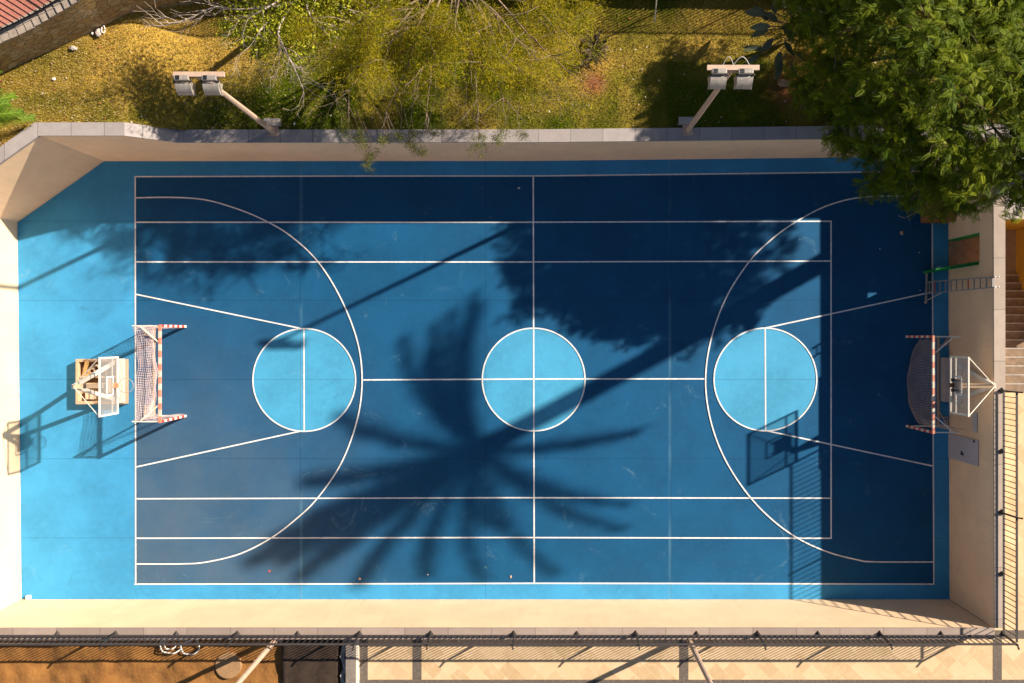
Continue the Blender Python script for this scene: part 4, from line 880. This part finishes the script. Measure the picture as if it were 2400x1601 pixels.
def wisps(name, tips, parent, per, rad, rng, L=(0.08, 0.22), Wd=(0.004, 0.008), cols=None, fl=0.6):
    T0 = np.array([t[0] for t in tips]); n = len(T0) * per; P0 = np.repeat(T0, per, 0) + rng.normal(0, rad, (n, 3)) * np.array([1, 1, fl])
    D = rodr(np.repeat(np.array([t[1] for t in tips]), per, 0) * 0.6 + rng.normal(0, 0.7, (n, 3)) * np.array([1, 1, 0.5])); U = rodr(rng.normal(0, 0.6, (n, 3)) + np.array([0, 0, 1.0]))
    clump = np.repeat(rng.uniform(0, 1, (len(T0), 1)), per, 0); k = rng.uniform(0, 1, (n, 1)) * 0.5 + clump * 0.5
    tint = (np.array(cols[0]) * (1 - k) + np.array(cols[1]) * k) * rng.uniform(0.5, 1.6, (n, 1))
    return strips(P0, D, U, rng.uniform(*L, n), rng.uniform(*Wd, n), 2, rng.uniform(0, 0.5, n), tint, name, M['wisp'], parent)

# feathery tree whose limbs reach over the wall
def feathery():
    rr_ = random.Random(3); r = thing('tree', (-2.3, 10.75, 2.95), 'feathery yellow green tree reaching over the coping into the court', 'tree', 'trees on the grass bank')
    mb = MB(); base = Vector((-2.3, 10.75, 2.9)); fork = Vector((-2.35, 10.2, 5.3)); mb.tube([base, Vector((-2.2, 10.55, 4.0)), fork], [0.16, 0.13, 0.11], 8)
    tips = []
    ends = [P(1092, 120, 6.4), P(1118, 235, 6.6), P(1000, 150, 6.5), P(900, 140, 6.3), P(1210, 90, 6.5), P(1290, 130, 6.3), P(830, 60, 6.2), P(1180, 230, 6.2), P(1000, 260, 6.0), P(905, 262, 5.7), P(820, 210, 5.8), P(1240, 200, 5.7), P(1295, 60, 5.6), P(1090, 265, 5.6), P(1285, 185, 5.4), P(780, 120, 5.6), P(1150, 60, 6.6), P(960, 60, 6.5)]
    for e in ends:
        st_ = fork + Vector((rr_.uniform(-.1, .1), rr_.uniform(-.1, .1), rr_.uniform(-0.2, 0.3))); v = e - st_
        mid1 = st_ + v * 0.35 + Vector((rr_.uniform(-.25, .25), rr_.uniform(-.2, .2), 0.35)); mid2 = st_ + v * 0.7 + Vector((rr_.uniform(-.2, .2), rr_.uniform(-.15, .15), 0.25))
        mb.tube(catmull([tuple(st_), tuple(mid1), tuple(mid2), tuple(e)], 4), [0.042 * (1 - 0.068 * i) for i in range(13)], 6)
        for f_, q in ((0.45, mid1), (0.8, mid2), (1, e)):
            for _ in range(2 if f_ < 1 else 3):
                dd = (v.normalized() + Vector((rr_.gauss(0, .6), rr_.gauss(0, .6), rr_.gauss(0, .25)))).normalized()
                branches(rr_, q, dd, rr_.uniform(0.7, 1.3), 0.018, 2, 4, 0.75, mb, tips, -0.04, 0.28, (1, 2), 0.0035)
    mb.build('trunk', M['bark'], r, smooth=True)
    rng = np.random.default_rng(5); k = [t for t in tips if rr_.random() < (0.85 if t[0].y > 6.75 else 0.12 if t[0].y > 6.1 else 0) and (t[0].x - 1.3) ** 2 + (t[0].y - 7.2) ** 2 > 0.45]
    wisps('crown', k, r, 36, 0.15, rng, (0.07, 0.17), (0.003, 0.0075), ((0.075, 0.12, 0.002), (0.48, 0.35, 0.008)))
    # hanging outer sprays above the wall and court
    tw_ = []; mb = MB()
    for (px, py, z) in ((800, 310, 4.9), (850, 350, 4.6), (872, 378, 4.4), (862, 400, 4.3), (845, 325, 4.9), (935, 330, 4.8), (970, 325, 4.8), (985, 372, 4.5), (1030, 315, 4.9), (1130, 335, 4.8), (1165, 340, 4.7), (1180, 320, 4.9), (1222, 330, 4.8), (960, 350, 4.7), (900, 345, 4.8), (815, 330, 4.9), (1010, 330, 4.8), (1120, 360, 4.6)):
        c = P(px, py - 14, z); tw_ += [(c + Vector((rr_.gauss(0, .09), rr_.gauss(0, .09), rr_.gauss(0, .06))), Vector((rr_.gauss(0, .5), -0.2, -0.3))) for _ in range(5)]
        MB().tube([c + Vector((rr_.gauss(0, .2), 0.9, 0.4)), c + Vector((rr_.gauss(0, .1), 0.4, 0.15)), c], [0.012, 0.008, 0.004], 4).build('branch', M['bark'], r)
    wisps('leaf_sprays', tw_, r, 60, 0.07, rng, (0.05, 0.11), (0.003, 0.006), ((0.08, 0.12, 0.02), (0.26, 0.24, 0.04)))
feathery()

# sparse tree with bleached twigs and bright leaf clumps
def bare_tree():
    rr_ = random.Random(9); r = thing('tree', (-6.6, 10.6, 2.95), 'sparse tree with bleached twigs and bright leaf clumps near the rubble wall', 'tree', 'trees on the grass bank')
    mb = MB(); base = Vector((-6.6, 10.65, 2.9)); fork = Vector((-6.55, 10.0, 5.4)); mb.tube([base, Vector((-6.7, 10.4, 4.1)), fork], [0.14, 0.11, 0.09], 8); tips = []
    mainl = [[fork, P(690, 5, 6.2), P(560, 22, 6.2), P(505, 16, 6.1), P(440, 45, 6.0), P(384, 60, 6.0)], [fork, P(655, 60, 6.3), P(665, 110, 6.2), P(690, 160, 6.0), P(712, 212, 5.8)], [fork, P(720, 20, 6.4), P(745, 60, 6.3)], [fork, P(640, 10, 6.5), P(585, 40, 6.4)], [fork, P(610, 70, 6.2), P(600, 110, 6.0)], [fork, P(800, 15, 6.1), P(850, 30, 6.0)]]
    for li, pl in enumerate(mainl):
        pts = [Vector(p) for p in catmull([tuple(p) for p in pl], 3)]; mb.tube(pts, [0.032 * (1 - 0.85 * i / len(pts)) + 0.004 for i in range(len(pts))], 6)
        for i, q in enumerate(pts[4:]):
            for _ in range(2):
                d = (pts[min(i + 5, len(pts) - 1)] - pts[i + 3]).normalized(); dd = (d + Vector((rr_.gauss(0, .7), rr_.gauss(0, .7), rr_.gauss(0, .3)))).normalized()
                branches(rr_, q, dd, rr_.uniform(0.35, 0.8), 0.012, 2 if li else 1, 4, 0.7, mb, tips, 0, 0.25, (1, 2), 0.0035)
    mb.build('trunk', M['barkw'], r, smooth=True)
    rng = np.random.default_rng(8); P0 = []; 
    for (px, py, z, s, n) in ((535, 65, 5.9, .14, 60), (560, 80, 5.9, .16, 70), (600, 60, 6.0, .25, 160), (640, 80, 6.0, .25, 160), (660, 50, 6.1, .25, 130), (615, 110, 5.8, .14, 50), (600, 120, 5.8, .10, 45), (705, 90, 5.9, .25, 120), (735, 55, 5.9, .2, 80), (590, 20, 6.1, .3, 120), (680, 120, 5.8, .2, 70), (720, 145, 5.7, .15, 30), (640, -50, 6.4, .5, 260), (740, -60, 6.4, .5, 260), (820, -40, 6.3, .5, 220), (560, -50, 6.2, .4, 150), (770, 60, 6, .3, 110), (700, 10, 6.3, .35, 160)):
        c = np.array(P(px, py, z)); P0.append(c + rng.normal(0, s * 1.15, (int(n * 3.4), 3)) * np.array([1, 1, .5]))
    for (x, y, z, s, n) in ((-6.6, 10.2, 7.4, .45, 700), (-7.3, 10.0, 7.0, .4, 500), (-5.8, 10.1, 7.6, .45, 600), (-4.9, 10.0, 7.0, .45, 500)): P0.append(np.array((x, y, z)) + rng.normal(0, s, (n, 3)) * np.array([1, 1, .6]))
    P0 = np.concatenate(P0); n = len(P0); k = rng.uniform(0, 1, (n, 1)); tint = np.array((0.16, 0.20, 0.010)) * (1 - k) + np.array((0.56, 0.54, 0.04)) * k
    strips(P0, rodr(rng.normal(0, 1, (n, 3)) * np.array([1, 1, .4])), rodr(rng.normal(0, .5, (n, 3)) + np.array([0, 0, 1.])), rng.uniform(0.05, 0.10, n), rng.uniform(0.014, 0.03, n), 3, rng.uniform(0, .4, n), tint, 'crown', M['leaf'], r)
bare_tree()

# big dense tree
def dense_tree():
    rr_ = random.Random(21); r = thing('tree', (11.8, 8.2, 2.95), 'big dense dark green tree with leafy sprays hanging over the court corner', 'tree', 'trees on the grass bank')
    S = 1.0208
    bl = [(1835, 10, 5.6, .5), (1842, 75, 5.4, .42), (1850, 190, 5.0, .35), (1862, 240, 5.0, .4), (1880, 30, 6.0, 0.75), (1930, 100, 6.2, .9), (1905, 170, 5.6, .65), (1960, 230, 6.0, .8), (1935, 300, 5.3, .55), (2010, 60, 6.8, 1.1), (2060, 170, 7.2, 1.2), (2040, 290, 6.3, .95), (2010, 355, 5.3, .5), (2090, 390, 5.6, .8), (2070, 330, 6.2, .8), (2140, 60, 7.8, 1.3), (2180, 200, 7.8, 1.3), (2160, 320, 6.8, 1.0), (2150, 440, 5.4, .75), (2210, 400, 6.2, .9), (2240, 460, 5.2, .65), (2290, 300, 7.2, 1.2), (2300, 430, 5.8, .8), (2290, 150, 8.0, 1.3), (2280, 20, 8.0, 1.3), (2380, 380, 6.3, .9), (2380, 250, 7.6, 1.2), (2390, 90, 8.2, 1.3), (2400, 450, 5.2, .45), (2470, 320, 7.2, 1.3), (2480, 160, 8, 1.3), (2140, -60, 7.6, 1.2), (2300, -90, 8, 1.4), (2010, -50, 6.8, 1.1), (2470, 0, 8, 1.3), (1890, -40, 6.2, .9), (2560, 240, 7.2, 1.3), (2560, 60, 7.6, 1.4), (2110, 470, 4.9, .40), (2190, 492, 4.8, .40), (2340, 485, 4.8, .38), (1955, 345, 4.7, .30), (2020, 440, 4.8, .4), (2050, 410, 5.2, .5)]
    bl = [(x * 1.018, y - (14 if y > 420 else 0), 4.5 + (z - 4.5) * 0.75 - (0.45 if x < 2000 else 0.1 if x < 2100 else 0), q * (0.88 if x < 2400 else 1)) for x, y, z, q in bl]
    bl += [(2600, -60, 7.4, 1.5), (2750, 60, 7.4, 1.5), (2700, 200, 7.0, 1.05), (2850, -80, 7.6, 1.5), (2480, -120, 7.6, 1.5), (2900, 80, 7.2, 1.2), (2650, -200, 7.6, 1.5)]
    rng = np.random.default_rng(13); PP = []; NN = []; sh = []; CC = []
    for (x, y, z, rad) in bl:
        c = np.array(P(x, y, z)); n = int(165 * rad ** 2.0 + 26)
        d = rodr(rng.normal(0, 1, (n, 3))); d[:, 2] = np.where(d[:, 2] < -0.35, -d[:, 2], d[:, 2]); rd = rad * (0.55 + 0.5 * rng.uniform(0, 1, n) ** 0.6)
        nc = int(15 * rad ** 2 + 6); dc = rodr(rng.normal(0, 1, (nc, 3))); dc[:, 2] = np.where(dc[:, 2] < -0.3, -dc[:, 2], dc[:, 2]); pc_ = c + dc * (rad * rng.uniform(.62, 1.10, nc))[:, None] * np.array([1, 1, .8])
        ci = rng.integers(0, nc, n); j = rng.normal(0, 1, (n, 3)) * np.array([.15, .15, .08]); inner = rng.uniform(0, 1, n) < 0.22
        PP.append(np.where(inner[:, None], c + d * (rd * .8)[:, None], pc_[ci] + j)); NN.append(np.where(inner[:, None], d, rodr(dc[ci] * .5 + rodr(j)))); CC.append(rng.uniform(0, 1, nc)[ci])
    P0 = np.concatenate(PP); Nn = np.concatenate(NN); k = np.concatenate(CC)
    n = len(P0)
    # sprays of 3-5 pinnate leaves
    per = 4; Q0 = np.repeat(P0, per, 0); Dn = np.repeat(Nn, per, 0); N = len(Q0)
    D = rodr(Dn * np.array([1, 1, .25]) * 0.6 + rng.normal(0, .75, (N, 3)) * np.array([1, 1, .4]) + np.array([0, 0, -0.05])); U = rodr(np.array([0, 0, 1.0]) + rng.normal(0, .35, (N, 3)) + Dn * 0.3)
    L = rng.uniform(0.13, 0.31, N); pairs = 8; Vv = []; S_ = rodr(np.cross(D, U)); Un = rodr(np.cross(S_, D))
    # each leaf: pairs of leaflets on both sides, drawn as slim rhombs
    verts = []
    for j in range(pairs):
        t = 0.12 + 0.88 * j / (pairs - 1); env = math.sin(math.pi * (0.18 + 0.74 * t)) ** 0.7
        for sd in (-1, 1):
            o = Q0 + D * (L * t)[:, None] - Un * (0.35 * L * t * t)[:, None]; ll = L * 0.33 * env
            dirv = rodr(S_ * sd * 0.85 + D * 0.55 - Un * 0.15); wv = D * (L * 0.058)[:, None]
            verts += [o, o + dirv * (ll * 0.5)[:, None] + wv, o + dirv * ll[:, None], o + dirv * (ll * 0.5)[:, None] - wv]
    Va = np.stack(verts, 1); kq = Va.shape[1]; V = Va.reshape(-1, 3); Fq = (np.arange(N) * kq)[:, None, None] + (np.arange(pairs * 2) * 4)[None, :, None] + np.arange(4)[None, None, :]
    kk = np.repeat(k, per)[:, None] * 0.45 + np.repeat(rng.uniform(0, 1, n), per)[:, None] * 0.4 + rng.uniform(0, 1, (N, 1)) * .25
    tint = np.array((0.045, 0.092, 0.004)) * (1 - kk ** 1.5) + np.array((0.27, 0.30, 0.008)) * kk ** 1.5; tint *= rng.uniform(.7, 1.3, (N, 1))
    array_mesh('crown', V, Fq.reshape(-1, 4), np.repeat(tint, kq, 0), M['leaf'], r)
    mb = MB(); base = Vector((11.8, 8.2, 2.9)); fork = Vector((11.7, 8.0, 4.6)); mb.tube([base, Vector((11.75, 8.1, 3.8)), fork], [0.26, 0.2, 0.18], 10)
    for (x, y, z, rad) in bl:
        e = P(x, y, z); v = e - fork; mb.tube(catmull([tuple(fork), tuple(fork + v * .4 + Vector((rr_.uniform(-.3, .3), rr_.uniform(-.3, .3), .25))), tuple(e)], 4), [0.08 * (1 - 0.1 * i) for i in range(9)], 5)
        for _ in range(7):
            d = Vector((rr_.gauss(0, 1), rr_.gauss(0, 1), rr_.uniform(-.1, .8))).normalized(); q = e + Vector((0, 0, 0.1)); q2 = e + d * rad * 0.6; q3 = e + d * rad * 1.08 + Vector((0, 0, 0.02)); mb.tube([e, q2 + Vector((rr_.uniform(-.1, .1), rr_.uniform(-.1, .1), 0)), q3], [0.022, 0.013, 0.006], 4)
    mb.build('trunk', M['bark'], r, smooth=True)
dense_tree()

# tall palm outside the frame; its shadow lies across the court
def palm():
    zc = 15.0; k = Vector((1.45, .70)); cs = P(1140, 1045); C_ = Vector((cs.x + k.x * zc, cs.y + k.y * zc, zc))
    r = thing('palm_tree', (18.3, 7.0, 2.4), 'tall palm casting its frond shadow across the court', 'palm tree')
    b0 = Vector((18.3, 7.1, 2.3)); mb = MB(); n = 14
    pts = [b0.lerp(C_, (i / n)) + Vector((0.25 * math.sin(math.pi * i / n), 0, 0)) for i in range(n + 1)]; mb.tube(pts, [0.34 - 0.02 * i / n for i in range(n + 1)], 12)
    mb.ball(C_, 0.42, 10, 8, (1, 1, 1.2)); mb.build('trunk', M['barkd'], r, smooth=True)
    Z = lambda x, y: P(540 + x * .6121, 440 + y * .6121)
    tg = [(930, 410), (850, 470), (780, 530), (655, 585), (400, 870), (270, 1125), (60, 1440), (150, 1360), (250, 1500), (380, 1400), (300, 1270), (480, 1530), (740, 1490), (960, 1500), (1240, 1480), (1490, 1310), (1510, 1215), (1560, 935), (1010, 1300), (950, 450), (760, 620), (180, 1440)]
    rng = np.random.default_rng(4); P0 = []; D = []; U = []; L = []; mb = MB()
    for (x, y) in tg:
        T = Z(x, y); tv = Vector((T.x - cs.x, T.y - cs.y)); dz = -(1.45 * tv.x + .7 * tv.y) / 3.59 - 0.55
        e = Vector((tv.x + 1.45 * dz, tv.y + .7 * dz, dz)); 
        ctrl = [Vector((0, 0, 0.2)), e * 0.33 + Vector((0, 0, 0.42)), e * 0.7 + Vector((0, 0, 0.36)), e]; pts = [C_ + Vector(p) for p in catmull([tuple(c) for c in ctrl], 9)]
        mb.tube(pts, [0.045 * (1 - .9 * i / len(pts)) + .003 for i in range(len(pts))], 4)
        for i in range(3, len(pts)):
            d = (pts[i] - pts[i - 1]).normalized(); sd = d.cross(Vector((0, 0, 1))).normalized(); up_ = sd.cross(d)
            for q in range(5):
                base = pts[i - 1].lerp(pts[i], q / 5); env = 0.60 * math.sin(math.pi * min(.97, .10 + i / len(pts) * .80)) + 0.12
                for s in (-1, 1): P0.append(base); D.append((sd * s * .75 + d * .7 + up_ * rng.uniform(-.1, .35)).normalized()); U.append(up_); L.append(env * rng.uniform(.85, 1.1))
    mb.build('frond_stem', M['plank'], r)
    P0 = np.array(P0); n = len(P0); tint = np.array((0.05, 0.09, 0.02)) * rng.uniform(.7, 1.4, (n, 1))
    strips(P0, np.array(D), np.array(U), np.array(L), np.full(n, .022), 3, rng.uniform(.1, .5, n), tint, 'crown', M['leaf'], r, 'spike')
palm()

def small_palm(loc, label, nf, Lf, seed, aim=None, tcol=(0.16, 0.24, 0.02)):
    rr_ = random.Random(seed); rng = np.random.default_rng(seed); r = thing('palm_plant', loc, label, 'palm'); C_ = Vector(loc) + Vector((0, 0, 0.5)); mb = MB(); P0 = []; D = []; U = []; L = []
    MB().cyl(loc, 0.16, loc[2] - 0.1, loc[2] + 0.5, 10, 0.12).build('stem', M['barkd'], r)
    for i in range(nf):
        a = math.radians(12 + 118 * i / (nf - 1)) + rr_.uniform(-.06, .06); l = Lf * rr_.uniform(.8, 1.05); e = Vector((math.cos(a) * l, math.sin(a) * l, rr_.uniform(-.2, .5)))
        pts = [C_ + Vector(p) for p in catmull([(0, 0, 0), tuple(e * .4 + Vector((0, 0, .5))), tuple(e * .75 + Vector((0, 0, .45))), tuple(e)], 8)]; mb.tube(pts, [0.022 * (1 - .85 * j / len(pts)) for j in range(len(pts))], 4)
        for j in range(3, len(pts)):
            d = (pts[j] - pts[j - 1]).normalized(); sd = d.cross(Vector((0, 0, 1))).normalized(); up_ = sd.cross(d)
            for q in range(3):
                b_ = pts[j - 1].lerp(pts[j], q / 3); env = 0.42 * math.sin(math.pi * min(.96, .15 + j / len(pts) * .8)) + .05
                for s in (-1, 1): P0.append(b_); D.append((sd * s * .7 + d * .75 + up_ * .25).normalized()); U.append(up_); L.append(env)
    mb.build('frond_stem', mat('frond_rachis', (0.30, 0.34, 0.05), 0.6), r); P0 = np.array(P0); n = len(P0)
    strips(P0, np.array(D), np.array(U), np.array(L), np.full(n, .011), 3, rng.uniform(0, .3, n), np.array(tcol) * rng.uniform(.5, 1.5, (n, 1)), 'fronds', M['leaf'], r, 'spike')
small_palm(tuple(P(-88, 332, zl)), 'bright green feather palm at the edge of the yellow lawn', 17, 2.35, 2, None, (0.075, 0.14, 0.005))

def rosette(px, py, z, label, n, L, Wd, cols, seed, name='aloe'):
    rng = np.random.default_rng(seed); c = P(px, py, z); r = thing(name, c, label, 'plant'); a = rng.uniform(0, 2 * np.pi, n); e = rng.uniform(.1, 1.1, n)
    D = np.stack([np.cos(a) * np.cos(e), np.sin(a) * np.cos(e), np.sin(e)], -1); U = rodr(np.array([0, 0, 1.]) - D * D[:, 2:3]); k = rng.uniform(0, 1, (n, 1))
    strips(np.repeat(np.array(c)[None] + np.array([[0, 0, .25]]), n, 0) + rng.normal(0, .04, (n, 3)), D, U, rng.uniform(.6, 1, n) * L, np.full(n, Wd), 5, rng.uniform(.1, .6, n), np.array(cols[0]) * (1 - k) + np.array(cols[1]) * k, 'leaves', M['leaf'], r, 'spike')
    mb = MB(); mb.tube([c, c + Vector((0.02, 0.02, 0.2)), c + Vector((0, 0, .3))], [.07, .06, .05], 8); mb.tube([c + Vector((0.05, .05, .25)), c + Vector((-.2, -.25, .3)), c + Vector((-.42, -.5, .12))], [.045, .035, .03], 6)
    mb.build('stem', M['barkd'], r)
rosette(1388, 122, 3.0, 'dark spiky aloe on reddish earth in the lawn', 80, 0.80, 0.045, ((0.018, 0.024, 0.010), (0.085, 0.055, 0.04)), 3)
rosette(1405, 120, 3.0, 'withered brown aloe shoot behind the dark spiky one', 18, 0.45, 0.02, ((0.16, 0.10, 0.07), (0.30, 0.20, 0.13)), 6)
rosette(940, 108, 3.0, 'small dark aloe half hidden under the feathery tree', 22, 0.38, 0.025, ((0.02, 0.035, 0.012), (0.05, 0.06, 0.02)), 8)

def paddle_plant():
    rr_ = random.Random(5); rng = np.random.default_rng(5); c = P(1850, 95, 3.0); r = thing('paddle_leaf_plant', c, 'grey green paddle leaved plant at the edge of the dense tree', 'plant'); mb = MB(); P0 = []; D = []; U = []; L = []
    for (px, py, dx, dy) in ((1790, 35, -1, .25), (1805, 62, -.9, .1), (1815, 30, .2, .9), (1830, 62, .9, -.4), (1842, 55, .6, -.9), (1800, 70, -1, -.2), (1782, 108, -1, -.3), (1795, 118, -.9, .35), (1838, 100, .5, -.4), (1828, 122, -.1, -1), (1832, 145, -.25, -1), (1850, 35, .7, .5), (1812, 92, -.6, -.6), (1838, 20, .2, 1), (1855, 150, .3, -.9), (1870, 75, 1, 0), (1862, 120, .7, -.6), (1800, 48, -.5, .6), (1820, 50, -.3, .4), (1778, 130, -.8, -.5)):
        e = P(px, py, rr_.uniform(4.1, 5.0)); d = Vector((dx, dy, rr_.uniform(-.3, .3))).normalized(); mb.tube(catmull([tuple(c), tuple(c.lerp(e, .5) + Vector((0, 0, .5))), tuple(e)], 4), .014, 5)
        P0.append(e); D.append(d); U.append(Vector((rr_.gauss(0, .35), rr_.gauss(0, .35), 1)).normalized()); L.append(rr_.uniform(.42, .62))
    mb.build('stalks', M['barkd'], r); n = len(P0); strips(np.array(P0), np.array(D), np.array(U), np.array(L), rng.uniform(.09, .125, n), 8, rng.uniform(.1, .5, n), np.array((0.11, 0.13, 0.075)) * rng.uniform(.6, 1.3, (n, 1)), 'leaves', M['leaf'], r)
paddle_plant()

# leaf litter and grit on the bank
NL = 1500; lx_ = RNG.uniform(-16.5, 13.5, NL); tt = RNG.uniform(0, 1, NL) ** 1.6; ya = np.interp(lx_, gx, yin); yb_ = np.interp(lx_, gx, yout)
tt = np.where(RNG.uniform(0, 1, NL) < .5, tt, 1 - tt); ly_ = ya + 0.05 + (yb_ - ya - .3) * tt
lz_ = zg(lx_) + 0.05 * (vnoise(lx_, ly_, 0.8, 8) - 0.5) + RNG.uniform(0.0, 0.03, NL)
a_ = RNG.uniform(0, 2 * np.pi, NL); sa = RNG.uniform(.012, .045, NL); sb = sa * RNG.uniform(.3, .7, NL)
ux = np.stack([np.cos(a_), np.sin(a_), RNG.uniform(-.4, .4, NL)], -1); uy = np.stack([-np.sin(a_), np.cos(a_), RNG.uniform(-.3, .3, NL)], -1); c_ = np.stack([lx_, ly_, lz_], -1)
VL = np.stack([c_ - ux * sa[:, None], c_ - uy * sb[:, None], c_ + ux * sa[:, None], c_ + uy * sb[:, None]], 1).reshape(-1, 3)
pal = np.array([(.30, .16, .06), (.45, .30, .16), (.12, .07, .03), (.62, .52, .42), (.40, .14, .07)])[RNG.choice(5, NL, p=[.35, .25, .2, .12, .08])]
lt = array_mesh('leaf_litter', VL, np.arange(NL * 4).reshape(-1, 4), np.repeat(pal, 4, 0), M['blade']); tag(lt, 'scattered dry leaves and grit on the grass bank', 'leaf litter', kind='stuff')
